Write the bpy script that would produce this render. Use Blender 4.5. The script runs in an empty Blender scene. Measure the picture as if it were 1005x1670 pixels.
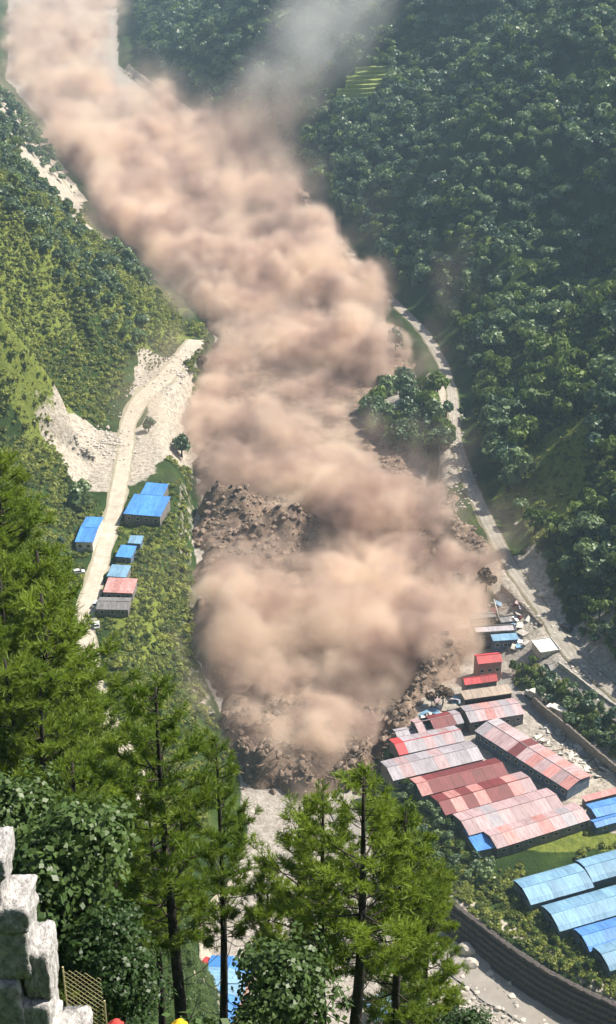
import bpy, bmesh, math, random
import numpy as np
from mathutils import Vector, Matrix, Quaternion

# ------------------------------------------------------------------ camera, sky, sun, exposure
scene = bpy.context.scene
COL = scene.collection
R = math.radians

CAM_Z, PITCH, FPX, PW, PH = 300.0, R(27.3), 2294.0, 1005.0, 1670.0
cam_d = bpy.data.cameras.new('camera')
cam = bpy.data.objects.new('camera', cam_d)
COL.objects.link(cam)
cam.location = (0, 0, CAM_Z)
cam.rotation_euler = (R(90) - PITCH, 0, 0)
cam_d.sensor_fit = 'VERTICAL'
cam_d.angle = 2 * math.atan(PH / 2 / FPX)
cam_d.clip_start = 0.1
cam_d.clip_end = 8000
scene.camera = cam

SUN_AZ, SUN_EL = R(66), R(50)          # azimuth clockwise from +Y (away from the camera), elevation
sun_dir = Vector((math.sin(SUN_AZ) * math.cos(SUN_EL), math.cos(SUN_AZ) * math.cos(SUN_EL), math.sin(SUN_EL)))
world = bpy.data.worlds.new('World')
scene.world = world
world.use_nodes = True
wn = world.node_tree
wbg = wn.nodes['Background']
sky = wn.nodes.new('ShaderNodeTexSky')
sky.sky_type = 'NISHITA'
sky.sun_disc = False
sky.sun_elevation = SUN_EL
sky.sun_rotation = SUN_AZ
sky.air_density = 1.0
sky.dust_density = 1.5
wn.links.new(sky.outputs[0], wbg.inputs[0])
wbg.inputs[1].default_value = 0.075

sun_d = bpy.data.lights.new('sun', 'SUN')
sun_d.energy = 5.0
sun_d.angle = R(0.5)
sun_d.color = (1.0, 0.93, 0.82)
sun = bpy.data.objects.new('sun', sun_d)
COL.objects.link(sun)
sun.rotation_euler = sun_dir.to_track_quat('Z', 'Y').to_euler()
sun.location = (200, 200, 600)

vs = scene.view_settings
vs.view_transform = 'Standard'
vs.look = 'None'
vs.exposure = 0.9
vs.gamma = 1.0
vs.use_curve_mapping = False
cy = scene.cycles
cy.use_denoising = True
cy.use_adaptive_sampling = True
cy.adaptive_threshold = 0.03
cy.time_limit = 1000
cy.max_bounces = 12
cy.diffuse_bounces = 2
cy.glossy_bounces = 2
cy.transmission_bounces = 3
cy.transparent_max_bounces = 8
cy.volume_bounces = 6
cy.caustics_reflective = False
cy.caustics_refractive = False
cy.volume_step_rate = 1.6
cy.volume_max_steps = 256

# ------------------------------------------------------------------ helpers
rng = np.random.default_rng(7)
random.seed(7)


def tag(o, label=None, cat=None, group=None, kind=None):
    if label: o['label'] = label
    if cat:
        o['category'] = cat
        kind = kind or 'thing'
    if group: o['group'] = group
    if kind: o['kind'] = kind
    return o


def empty(name, loc=(0, 0, 0), rz=0.0):
    o = bpy.data.objects.new(name, None)
    COL.objects.link(o)
    o.location = loc
    o.rotation_euler = (0, 0, rz)
    return o


def link(name, me, parent=None, loc=None, rot=None, scl=None):
    o = bpy.data.objects.new(name, me)
    COL.objects.link(o)
    if parent: o.parent = parent
    if loc is not None: o.location = loc
    if rot is not None: o.rotation_euler = rot
    if scl is not None: o.scale = scl
    return o


def mesh_np(name, verts, faces, mats=(), smooth=False, midx=None):
    """verts (n,3); faces (m,k) array of equal-size faces or list of tuples"""
    me = bpy.data.meshes.new(name)
    if isinstance(faces, np.ndarray):
        verts = np.asarray(verts, np.float32)
        n, (m, k) = len(verts), faces.shape
        me.vertices.add(n); me.vertices.foreach_set('co', verts.ravel())
        me.loops.add(m * k); me.loops.foreach_set('vertex_index', faces.astype(np.int32).ravel())
        me.polygons.add(m)
        me.polygons.foreach_set('loop_start', np.arange(0, m * k, k, dtype=np.int32))
        if smooth: me.polygons.foreach_set('use_smooth', np.ones(m, bool))
        if midx is not None: me.polygons.foreach_set('material_index', np.asarray(midx, np.int32))
    else:
        me.from_pydata([tuple(v) for v in verts], [], [tuple(f) for f in faces])
        if smooth:
            for p in me.polygons: p.use_smooth = True
        if midx is not None:
            for p, i in zip(me.polygons, midx): p.material_index = i
    me.update(calc_edges=True)
    for m_ in mats: me.materials.append(m_)
    return me


def add_attr(me, name, arr, domain='POINT'):
    a = me.attributes.new(name, 'FLOAT', domain)
    a.data.foreach_set('value', np.asarray(arr, np.float32).ravel())


class MB:
    """collects boxes, tubes, quads into one mesh"""
    def __init__(s): s.v, s.f, s.m = [], [], []
    def add(s, vs, fs, mi=0):
        b = len(s.v)
        s.v += [tuple(v) for v in vs]
        s.f += [tuple(b + i for i in f) for f in fs]
        s.m += [mi] * len(fs)
        return s
    def box(s, x0, x1, y0, y1, z0, z1, mi=0, M=None):
        vs_ = [Vector((x, y, z)) for z in (z0, z1) for y in (y0, y1) for x in (x0, x1)]
        if M is not None: vs_ = [M @ v for v in vs_]
        return s.add(vs_, [(0, 2, 3, 1), (4, 5, 7, 6), (0, 1, 5, 4), (2, 6, 7, 3), (0, 4, 6, 2), (1, 3, 7, 5)], mi)
    def tube(s, pts, rad, n=6, mi=0, cap=True):
        pts = [Vector(p) for p in pts]
        if not hasattr(rad, '__len__'): rad = [rad] * len(pts)
        vs_, fs_ = [], []
        for i, p in enumerate(pts):
            t = (pts[min(i + 1, len(pts) - 1)] - pts[max(i - 1, 0)]).normalized()
            a = t.orthogonal().normalized() if abs(t.z) > 0.9 else t.cross(Vector((0, 0, 1))).normalized()
            b = t.cross(a)
            for k in range(n):
                w = 2 * math.pi * k / n
                vs_.append(p + (a * math.cos(w) + b * math.sin(w)) * rad[i])
        for i in range(len(pts) - 1):
            for k in range(n):
                k2 = (k + 1) % n
                fs_.append((i * n + k, i * n + k2, (i + 1) * n + k2, (i + 1) * n + k))
        if cap:
            fs_.append(tuple(range(n - 1, -1, -1)))
            fs_.append(tuple((len(pts) - 1) * n + k for k in range(n)))
        return s.add(vs_, fs_, mi)
    def mesh(s, name, mats, smooth=False):
        return mesh_np(name, s.v, s.f, mats, smooth, s.m)


def sst(a, b, x):
    t = np.clip((np.asarray(x, float) - a) / (b - a), 0, 1)
    return t * t * (3 - 2 * t)


_LAT = np.random.default_rng(11).standard_normal((256, 256)).astype(np.float32)


def noise2(x, y, sc, seed=0):
    """smooth 2-D noise about -1..1"""
    x = np.asarray(x, float) / sc + 37.3 * seed + 500; y = np.asarray(y, float) / sc + 91.7 * seed + 500
    xi = np.floor(x).astype(int); yi = np.floor(y).astype(int)
    fx = x - xi; fy = y - yi
    fx = fx * fx * fx * (fx * (fx * 6 - 15) + 10); fy = fy * fy * fy * (fy * (fy * 6 - 15) + 10)
    a = _LAT[xi & 255, yi & 255]; b = _LAT[(xi + 1) & 255, yi & 255]
    c = _LAT[xi & 255, (yi + 1) & 255]; d = _LAT[(xi + 1) & 255, (yi + 1) & 255]
    return ((a * (1 - fx) + b * fx) * (1 - fy) + (c * (1 - fx) + d * fx) * fy) * 0.6


def fbm2(x, y, sc, octv=4, seed=0):
    r = 0; am = 1.0
    for i in range(octv):
        r = r + am * noise2(x, y, sc / 2 ** i, seed + i * 3 + 1); am *= 0.5
    return r


# ------------------------------------------------------------------ the lie of the land
def tab(pairs):
    p = np.array(pairs, float)
    return lambda y: np.interp(y, p[:, 0], p[:, 1])

XLB = tab([(-100, -70), (250, -78), (330, -74), (380, -74), (440, -94), (495, -97), (550, -99), (607, -104), (674, -102), (741, -80), (790, -74), (850, -88), (900, -110), (1000, -158), (1200, -215), (1500, -330), (2000, -420), (3000, -560)])
XTE = tab([(-100, -45), (300, -50), (380, -56), (436, -70), (485, -67), (538, -61), (580, -60), (621, -74), (674, -77), (727, -64), (790, -64), (850, -80), (900, -104), (1000, -152), (1200, -209), (1500, -324), (2000, -414), (3000, -550)])
XRL = tab([(-100, -35), (290, -36), (365, -19), (381, -21), (424, -32), (461, -44), (488, -45), (539, -50), (600, -53), (671, -62), (741, -55), (790, -56), (850, -72), (900, -96), (1000, -142), (1200, -199), (1500, -312), (2000, -402), (3000, -540)])
XRR = tab([(-100, 90), (262, 101), (275.5, 85), (291.5, 64.5), (307, 48), (317.6, 39), (324, 36), (334, 30), (348, 24), (370, 18), (400, 22), (430, 32), (470, 50), (520, 56), (600, 56), (700, 60), (780, 54), (892, 30), (984, 6), (1170, -40), (1330, -112), (1460, -166), (1550, -200), (1650, -215), (2000, -258), (3000, -360)])
XRB = tab([(-100, 320), (250, 200), (330, 155), (380, 130), (414, 116), (438, 104), (468, 99), (507, 90), (575, 82), (630, 79), (692, 83), (787, 75), (892, 46), (984, 23), (1170, -22), (1330, -96), (1460, -150), (1550, -182), (1650, -196), (2000, -238), (3000, -340)])
ZT = tab([(-100, 18), (740, 18), (860, 12), (1000, 16), (1500, 34), (3000, 80)])
ZRD = tab([(-100, 14), (900, 14), (1000, 20), (1500, 36), (3000, 80)])

LEFT_ROAD = [(-64, 765), (-68, 741), (-76, 706), (-87, 674), (-90, 640), (-87, 607), (-85, 549), (-85, 495), (-86, 462), (-83, 444), (-76, 415), (-70, 397), (-64, 383), (-56, 367), (-52, 345), (-52, 310), (-50, 285)]
RIGHT_ROAD = [(-6, 1080), (16, 984), (39, 892), (56, 830), (68, 787), (75, 735), (76, 692), (72, 630), (75, 575), (83, 507), (92, 468), (97, 438), (109, 414), (124, 380), (146, 330), (180, 260)]


def dist_poly(x, y, pts):
    d = np.full(np.shape(x), 1e9)
    for (ax, ay), (bx, by) in zip(pts[:-1], pts[1:]):
        vx, vy = bx - ax, by - ay
        t = np.clip(((x - ax) * vx + (y - ay) * vy) / (vx * vx + vy * vy), 0, 1)
        d = np.minimum(d, np.hypot(x - ax - t * vx, y - ay - t * vy))
    return d


def floor_z(y):
    return -3 + 0.03 * np.maximum(y - 420, 0)


def height(x, y):
    x = np.asarray(x, float); y = np.asarray(y, float)
    zf = floor_z(y)
    xl, xt, xr, rr, rb = XLB(y), XTE(y), XRL(y), XRR(y), XRB(y)
    zt, zr = ZT(y), ZRD(y)
    # bench on the right bank, ramping up to the road
    bench = np.where(y < 520, 5.0, zf + 5)
    bench = bench + (zr - bench) * sst(rb - 34, rb - 9, x)
    wallw = np.where(y < 350, 4.0, 9.0)
    z = zf + (bench - zf) * sst(0, 1, (x - rr) / wallw)
    # bank on the left up to the terrace
    z = np.where(x < xr, zf + (zt - zf) * sst(0, 1, (xr - x) / np.maximum(xr - xt, 4)), z)
    # left mountain side
    dl = np.maximum(xl - x, 0)
    rough = fbm2(x, y, 90, 4, 2)
    steep = 0.92 - 0.2 * sst(60, 250, dl)
    z = z + dl * steep + rough * 11 * sst(5, 60, dl) + (0.5 - np.abs(fbm2(x + y * .5, y * .45, 26, 2, 17))) * 7 * sst(6, 30, dl) * sst(640, 690, y)
    # steep rib above the village
    t = np.clip((-106 - x) / 90, 0, 1)
    ridge = 26 + 2.3 * np.maximum(-106 - x, 0) * (1 - 0.25 * t)
    rib = ridge - 1.35 * np.abs(y - 604 - 6 * np.sin(x * 0.2)) - 200 * sst(-100, -90, x)
    rib = rib + fbm2(x, y, 25, 3, 9) * 3.0
    z = np.where(x < -95, np.maximum(z, rib), z)
    # right mountain side
    dr = np.maximum(x - rb, 0)
    rough = fbm2(x, y, 130, 5, 5)
    z = z + dr * (0.80 - 0.12 * sst(150, 600, dr)) + rough * 20 * sst(8, 90, dr) + fbm2(x, y, 45, 2, 61) * 6 * sst(20, 60, dr)
    # roads cut into the ground
    w = 1 - sst(4.0, 10.0, dist_poly(x, y, LEFT_ROAD))
    z = z * (1 - w) + np.where(y > 430, zt, 18 - 0.05 * (430 - y)) * w
    w = 1 - sst(3.6, 8.0, dist_poly(x, y, RIGHT_ROAD))
    z = z * (1 - w) + zr * w
    # the wooded knoll and the viewer's hill
    kn = 16 * np.exp(-(((x - 55) / 16) ** 2 + ((y - 668) / 30) ** 2))
    z = z + kn
    yy = np.maximum(y - 1.5, 0)
    hill = 298.2 - 1.17 * yy + 0.46 * np.minimum(yy, 190) * sst(-13, -29, x) * (1 - 0.5 * sst(130, 230, yy))
    hill = hill - 0.5 * np.maximum(x - 6, 0) + fbm2(x, y, 14, 3, 21) * 1.2 * sst(8, 40, yy)
    hill = np.where(y < 1.5, 298.2 - 0.3 * np.maximum(-y - 8, 0), hill)
    z = np.maximum(z, hill)
    # the mountains level off above the picture
    z = np.where(z > 260, 260 + 150 * np.tanh((z - 260) / 150), z) if not np.all(z < 260) else z
    z = np.where(y < 300, np.maximum(z, hill), z)
    # small unevenness
    z = z + fbm2(x, y, 9, 3, 30) * 0.35 * sst(60, 300, y)
    return z


def atY(px, py, Y):
    d = ray(px, py); t = Y / d[1]
    return Vector((d[0] * t, Y, CAM_Z + d[2] * t))


def ray(px, py):
    """direction through a point of the photograph"""
    x = (px - PW / 2) / FPX; v = -(py - PH / 2) / FPX
    return np.array([x, math.cos(PITCH) + v * math.sin(PITCH), -math.sin(PITCH) + v * math.cos(PITCH)])


def at_many(px, py, tmin=255.0, tmax=2600.0):
    """where the lines of sight through (px, py) meet the ground"""
    px, py = np.atleast_1d(np.asarray(px, float)), np.atleast_1d(np.asarray(py, float))
    v = -(py - PH / 2) / FPX
    d = np.stack([(px - PW / 2) / FPX, math.cos(PITCH) + v * math.sin(PITCH), -math.sin(PITCH) + v * math.cos(PITCH)], -1)
    t = np.geomspace(tmin, tmax, 260)
    p = d[:, None, :] * t[None, :, None]
    g = p[..., 2] + CAM_Z - height(p[..., 0], p[..., 1])
    i = np.argmax(g < 0, 1); i = np.where((g < 0).any(1), i, len(t) - 1)
    a, b = t[np.maximum(i - 1, 0)], t[i]
    for _ in range(14):
        m = (a + b) / 2; q = d * m[:, None]
        under = q[:, 2] + CAM_Z < height(q[:, 0], q[:, 1])
        b = np.where(under, m, b); a = np.where(under, a, m)
    q = d * b[:, None]; q[:, 2] += CAM_Z
    return q


def at(px, py, tmin=255.0, tmax=2600.0):
    return Vector(at_many(px, py, tmin, tmax)[0])


def atz(px, py, z):
    d = ray(px, py); t = (z - CAM_Z) / d[2]
    return Vector((d[0] * t, d[1] * t, z))


def gz(x, y): return float(height(x, y))


# ------------------------------------------------------------------ materials
def new_mat(name):
    m = bpy.data.materials.new(name)
    m.use_nodes = True
    nt = m.node_tree
    return m, nt, nt.nodes['Principled BSDF']


def nd(nt, typ, **kw):
    n = nt.nodes.new(typ)
    for k, v in kw.items():
        if k.startswith('i_'): n.inputs[k[2:].replace('_', ' ')].default_value = v
        else: setattr(n, k, v)
    return n


def ramp(nt, fac, stops):
    r = nt.nodes.new('ShaderNodeValToRGB')
    e = r.color_ramp.elements
    while len(e) < len(stops): e.new(0.5)
    for el, (p, c) in zip(e, stops):
        el.position = p; el.color = (*c, 1) if len(c) == 3 else c
    nt.links.new(fac, r.inputs[0])
    return r.outputs[0]


def noise_node(nt, scale, detail=4, rough=0.55, coord='Object'):
    tc = nt.nodes.new('ShaderNodeTexCoord')
    n = nt.nodes.new('ShaderNodeTexNoise')
    n.inputs['Scale'].default_value = scale
    n.inputs['Detail'].default_value = detail
    n.inputs['Roughness'].default_value = rough
    nt.links.new(tc.outputs[coord], n.inputs['Vector'])
    return n.outputs['Fac']


def bump(nt, bsdf, fac, strength=0.5, dist=0.1):
    b = nt.nodes.new('ShaderNodeBump')
    b.inputs['Strength'].default_value = strength
    b.inputs['Distance'].default_value = dist
    nt.links.new(fac, b.inputs['Height'])
    nt.links.new(b.outputs[0], bsdf.inputs['Normal'])


def mix(nt, fac, a, b):
    m = nt.nodes.new('ShaderNodeMix'); m.data_type = 'RGBA'
    for s, v in ((0, fac), (6, a), (7, b)):
        if hasattr(v, 'links'): nt.links.new(v, m.inputs[s])
        elif s == 0: m.inputs[s].default_value = v
        else: m.inputs[s].default_value = (*v, 1)
    return m.outputs[2]


def attr(nt, name):
    a = nt.nodes.new('ShaderNodeAttribute'); a.attribute_name = name
    return a.outputs['Fac']


def mat_simple(name, col, col2=None, scale=0.5, rough=0.8, metal=0.0, bstr=0.0, bscale=None, bdist=0.05, coord='Object', detail=5, spec=0.3):
    m, nt, b = new_mat(name)
    b.inputs['Roughness'].default_value = rough
    b.inputs['Metallic'].default_value = metal
    b.inputs['Specular IOR Level'].default_value = spec
    if col2 is None: col2 = tuple(c * 0.72 for c in col)
    f = noise_node(nt, scale, detail, 0.6, coord)
    nt.links.new(ramp(nt, f, [(0.3, col2), (0.68, col)]), b.inputs['Base Color'])
    if bstr: bump(nt, b, noise_node(nt, bscale or scale * 3, 5, 0.65, coord), bstr, bdist)
    return m


def mat_leaf(name, dark, light, trans=0.25, rough=0.55, spec=0.25, scale=0.35, rnd=0.6):
    """leaf colour varies from tree to tree (object random) and clump to clump"""
    m, nt, b = new_mat(name)
    oi = nt.nodes.new('ShaderNodeObjectInfo')
    f = noise_node(nt, scale, 3, 0.6, 'Object')
    mm = nd(nt, 'ShaderNodeMath', operation='MULTIPLY_ADD')
    nt.links.new(oi.outputs['Random'], mm.inputs[0]); mm.inputs[1].default_value = rnd
    s2 = nd(nt, 'ShaderNodeMath', operation='MULTIPLY'); nt.links.new(f, s2.inputs[0]); s2.inputs[1].default_value = 1.1 - rnd
    nt.links.new(s2.outputs[0], mm.inputs[2])
    mid = tuple((a + c) / 2 for a, c in zip(dark, light))
    c = ramp(nt, mm.outputs[0], [(0.15, dark), (0.5, mid), (0.85, light)])
    nt.links.new(c, b.inputs['Base Color'])
    b.inputs['Roughness'].default_value = rough
    b.inputs['Specular IOR Level'].default_value = spec
    if trans:
        tr = nt.nodes.new('ShaderNodeBsdfTranslucent'); nt.links.new(c, tr.inputs[0])
        ms = nt.nodes.new('ShaderNodeMixShader'); ms.inputs[0].default_value = trans
        nt.links.new(b.outputs[0], ms.inputs[1]); nt.links.new(tr.outputs[0], ms.inputs[2])
        nt.links.new(ms.outputs[0], nt.nodes['Material Output'].inputs['Surface'])
    return m
# ------------------------------------------------------------------ ground sheet
rows = np.concatenate([np.arange(-300, 0, 15), np.arange(0, 300, 2.5), np.arange(300, 900, 2.0), np.arange(900, 1500, 4.0), np.arange(1500, 2400, 9.0), np.arange(2400, 4001, 80)])
NC = 420
u = np.linspace(-1, 1, NC)
u = np.sign(u) * (0.45 * np.abs(u) + 0.55 * np.abs(u) ** 4)
wid = 400 + 0.75 * np.maximum(rows, 0)
GX = u[None, :] * wid[:, None]
GY = np.repeat(rows[:, None], NC, 1)
GZ = height(GX, GY)
ii = np.arange(len(rows) - 1)[:, None] * NC + np.arange(NC - 1)[None, :]
gf = np.stack([ii, ii + 1, ii + NC + 1, ii + NC], -1).reshape(-1, 4)

m_ground, nt, b = new_mat('ground_cover')
b.inputs['Roughness'].default_value = 0.95
b.inputs['Specular IOR Level'].default_value = 0.1
n1 = noise_node(nt, 0.06, 6, 0.65); n2 = noise_node(nt, 0.5, 5, 0.7); n3 = noise_node(nt, 0.012, 3, 0.5)
green = ramp(nt, n1, [(0.3, (0.014, 0.028, 0.009)), (0.55, (0.035, 0.062, 0.014)), (0.75, (0.085, 0.11, 0.024))])
grass = ramp(nt, n2, [(0.3, (0.075, 0.11, 0.02)), (0.7, (0.20, 0.225, 0.045))])
scree = ramp(nt, n2, [(0.3, (0.17, 0.145, 0.115)), (0.48, (0.36, 0.32, 0.265)), (0.7, (0.54, 0.49, 0.415))])
gravel = ramp(nt, n2, [(0.3, (0.22, 0.19, 0.16)), (0.7, (0.46, 0.42, 0.37))])
n4 = noise_node(nt, 0.16, 6, 0.7)
def zone(nm, amp=1.1):
    a = nd(nt, 'ShaderNodeMath', operation='MULTIPLY_ADD'); nt.links.new(n4, a.inputs[0]); a.inputs[1].default_value = amp
    s_ = nd(nt, 'ShaderNodeMath', operation='SUBTRACT'); nt.links.new(attr(nt, nm), s_.inputs[0]); s_.inputs[1].default_value = amp / 2
    nt.links.new(s_.outputs[0], a.inputs[2])
    return ramp(nt, a.outputs[0], [(0.42, (0, 0, 0)), (0.58, (1, 1, 1))])
c = mix(nt, zone('grass'), green, grass)
c = mix(nt, zone('gravel', .6), c, gravel)
c = mix(nt, zone('scree'), c, scree)
nt.links.new(c, b.inputs['Base Color'])
bump(nt, b, n2, 0.8, 1.2)

gm = mesh_np('ground', np.stack([GX, GY, GZ], -1).reshape(-1, 3), gf, [m_ground], True)
x, y = GX.ravel(), GY.ravel()
nz = fbm2(x, y, 30, 4, 41)
gravel_a = sst(-3, 3, x - XRL(y) + nz * 2) * sst(3, -2, x - XRR(y) + nz * 2) * sst(240, 262, y)
yard = sst(0.0, 4.0, x - XRR(y) - 8) * sst(112, 106, x - 0.12 * (y - 400)) * sst(346, 352, y + (x - 70) * 0.42 - 12) * sst(465, 450, y)
gravel_a = np.maximum(gravel_a, yard * 0.95)
# bare debris fan beside the left road, cut bank on the spur, eroded river bank
def blob(cx, cy_, rx, ry): return np.exp(-(((x - cx) / rx) ** 2 + ((y - cy_) / ry) ** 2))
fan = sst(0.35, 0.7, blob(-104, 618, 17, 24) + nz * 0.18) + sst(0.4, 0.7, blob(-85, 700, 14, 34) + nz * 0.25) + 1.6 * sst(0.3, .7, blob(-90, 596, 27, 36) + nz * .15) + .75 * sst(.3, .7, blob(-70, 640, 13, 48) + nz * .15) + 1.2 * sst(.35, .7, blob(-80, 700, 18, 40) + nz * .15)
cut = sst(0.2, 0.6, np.exp(-((x - XLB(y) + 22) / 24) ** 2) * sst(860, 915, y) + nz * 0.2)
bank = sst(0.3, 0.6, np.exp(-((x - XRL(y) + 4) / 6) ** 2) * sst(860, 700, y) * sst(400, 430, y) + nz * 0.3 - 0.1)
rgt = sst(0.4, 0.8, np.exp(-((x - 88) / 16) ** 2) * sst(440, 460, y) * sst(540, 500, y) + nz * .25) * 0.8 + sst(0.45, .7, np.exp(-((x - 92) / 15) ** 2 - ((y - 378) / 22) ** 2) + nz * .15)
rgt = rgt + sst(0.4, .7, np.exp(-((x - 68) / 9) ** 2) * sst(560, 600, y) * sst(760, 700, y) + nz * .2)
rp = sst(.75, .35, dist_poly(x, y, [(36 + 4, 320 + 3), (60 + 4, 300 + 3), (87, 279)]) / 5) * sst(330, 324, y)
scree_a = np.clip(1.3 * fan + cut + bank * .45 + rgt + rp * .7, 0, 1.4) * (y > 255)
scree_a = np.clip(scree_a, 0, 1.3)
grass_a = sst(0.2, 0.6, blob(-118, 604, 30, 30) + blob(-110, 780, 45, 60) * .9 + blob(-170, 700, 45, 45) + blob(72, 350, 26, 8) * 1.5 + blob(108, 560, 22, 45) * .9 + blob(-62, 470, 14, 90) * .6 + nz * 0.3)
add_attr(gm, 'gravel', gravel_a); add_attr(gm, 'scree', scree_a); add_attr(gm, 'grass', np.clip(grass_a, 0, 1))
ground = tag(link('ground', gm), 'steep green valley sides and gravelly valley floor', kind='structure')


def drape(name, pts, width, mat, lift=0.12, label=None, n_across=8, wob=0.0):
    P = [Vector((p[0], p[1], 0)) for p in pts]
    # resample
    S = []
    for a, b_ in zip(P[:-1], P[1:]):
        k = max(1, int((b_ - a).length / 3))
        S += [a.lerp(b_, i / k) for i in range(k)]
    S.append(P[-1])
    for _ in range(6):
        S = [S[0]] + [(S[i - 1] + S[i] * 2 + S[i + 1]) / 4 for i in range(1, len(S) - 1)] + [S[-1]]
    V = []
    for i, p in enumerate(S):
        t = (S[min(i + 1, len(S) - 1)] - S[max(i - 1, 0)]).normalized()
        s_ = Vector((t.y, -t.x, 0))
        w = width if not callable(width) else width(p)
        for k in range(n_across + 1):
            o = (k / n_across - 0.5) * w
            if wob and k in (0, n_across): o += wob * float(noise2(p.x + k * 40, p.y, 7, 3))
            q = p + s_ * o
            V.append((q.x, q.y, 0))
    V = np.array(V); V[:, 2] = height(V[:, 0], V[:, 1]) + lift
    n = n_across + 1
    F = [(i * n + k, i * n + k + 1, (i + 1) * n + k + 1, (i + 1) * n + k) for i in range(len(S) - 1) for k in range(n_across)]
    me = mesh_np(name, V, np.array(F), [mat], True)
    add_attr(me, 'across', np.tile(np.arange(n) / n_across, len(S)))
    return tag(link(name, me), label, kind='structure')

def mat_road(name, hi, lo, edge, rut):
    m, nt, b = new_mat(name)
    b.inputs['Roughness'].default_value = 0.92; b.inputs['Specular IOR Level'].default_value = 0.15
    n1_ = noise_node(nt, 0.22, 6, 0.7); n2_ = noise_node(nt, 1.1, 5, 0.7)
    c = ramp(nt, n1_, [(0.32, lo), (0.66, hi)])
    w = nd(nt, 'ShaderNodeMath', operation='MULTIPLY_ADD'); nt.links.new(n1_, w.inputs[0]); w.inputs[1].default_value = .16; nt.links.new(attr(nt, 'across'), w.inputs[2])
    k0, k1 = (0, 0, 0), (1, 1, 1)
    c = mix(nt, ramp(nt, w.outputs[0], [(0.33, k0), (0.37, k1), (0.41, k0), (0.66, k0), (0.70, k1), (0.74, k0)]), c, rut)
    e_ = nd(nt, 'ShaderNodeMath', operation='MULTIPLY_ADD'); nt.links.new(n2_, e_.inputs[0]); e_.inputs[1].default_value = .3; nt.links.new(attr(nt, 'across'), e_.inputs[2])
    c = mix(nt, ramp(nt, e_.outputs[0], [(0.2, k1), (0.26, k0), (1.02, k0), (1.1, k1)]), c, edge)
    nt.links.new(c, b.inputs['Base Color'])
    bump(nt, b, n2_, 0.5, 0.15)
    return m

m_road = mat_road('road_dirt', (0.55, 0.49, 0.40), (0.36, 0.31, 0.25), (0.30, 0.27, 0.19), (0.42, 0.37, 0.295))
m_road2 = mat_road('road_concrete', (0.36, 0.33, 0.28), (0.22, 0.195, 0.165), (0.16, 0.14, 0.09), (0.19, 0.17, 0.145))
drape('road_left', LEFT_ROAD, lambda p: 8.5 + 4.5 * float(sst(630, 700, p.y)), m_road, 0.15, 'pale dusty road past the blue roofed houses', wob=0.9)
m_lane = mat_simple('lane_concrete', (0.30, 0.275, 0.25), (0.19, 0.17, 0.15), 0.3, 0.9)
drape('lane', [tuple(atz(px, py, 6)[:2]) for px, py in [(800, 1075), (822, 1105), (845, 1135), (880, 1165), (920, 1198), (965, 1232), (1020, 1270)]], 4.2, m_lane, 0.2, 'grey lane between the long sheds and the dark retaining wall', wob=.3)
drape('road_right', RIGHT_ROAD, 7.0, m_road2, 0.15, 'grey road along the foot of the forested slope', wob=0.5)
TRACK = [tuple(at(px, py)[:2]) for px, py in [(-30, 176), (20, 212), (62, 246), (104, 286), (136, 330)]]
drape('track', TRACK, 9.0, m_road, 0.3, 'pale track cut across the top of the sunlit spur', wob=1.5)
drape('track', [tuple(at(px, py)[:2]) for px, py in [(205, 112), (240, 138), (275, 163), (310, 187), (345, 212)]], 7.0, m_road, 0.8, 'thin pale track at the head of the valley above the dust', wob=1.0)
# ------------------------------------------------------------------ vegetation
def leaf_quads(C, N, size, aspect=0.6, roll=None, r=None):
    """one leaf-shaped quad (rhombus) at each centre C facing N"""
    r = r or rng
    n = len(C)
    N = N / (np.linalg.norm(N, axis=1, keepdims=True) + 1e-9)
    a = r.standard_normal((n, 3))
    T = np.cross(N, a); T /= np.linalg.norm(T, axis=1, keepdims=True) + 1e-9
    Bv = np.cross(N, T)
    s = (np.asarray(size) * np.ones(n))[:, None]
    V = np.stack([C - T * s, C + Bv * s * aspect, C + T * s, C - Bv * s * aspect], 1).reshape(-1, 3)
    F = np.arange(n * 4).reshape(n, 4)
    return V, F


def sphere_dirs(n, r): 
    d = r.standard_normal((n, 3)); return d / np.linalg.norm(d, axis=1, keepdims=True)


def crown_mesh(name, mat, seed, rad=3.6, hgt=3.2, n=320, leaf=0.75, lobes=9, up=0.0, cz=0.0):
    r = np.random.default_rng(seed)
    Ls = []
    for k in range(lobes):
        d = sphere_dirs(1, r)[0]; q = r.uniform(0.25, 0.72)
        Ls.append((np.array([d[0] * rad * q, d[1] * rad * q, d[2] * hgt * q * 0.8 + cz]), r.uniform(0.36, 0.56)))
    Cs, Ns = [], []
    per = n // lobes
    for c_, f in Ls:
        d = sphere_dirs(per, r)
        d[:, 2] = np.where(d[:, 2] < -0.3, -d[:, 2] * 0.6, d[:, 2])
        q = r.uniform(0.72, 1.06, (per, 1))
        Cs.append(c_ + d * np.array([rad, rad, hgt]) * f * q)
        Ns.append(d + r.standard_normal((per, 3)) * 0.45 + np.array([0, 0, up]))
    C, N = np.concatenate(Cs), np.concatenate(Ns)
    V, F = leaf_quads(C, N, leaf * r.uniform(0.6, 1.25, len(C)), 0.75, r=r)
    return mesh_np(name, V, F, [mat])


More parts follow.
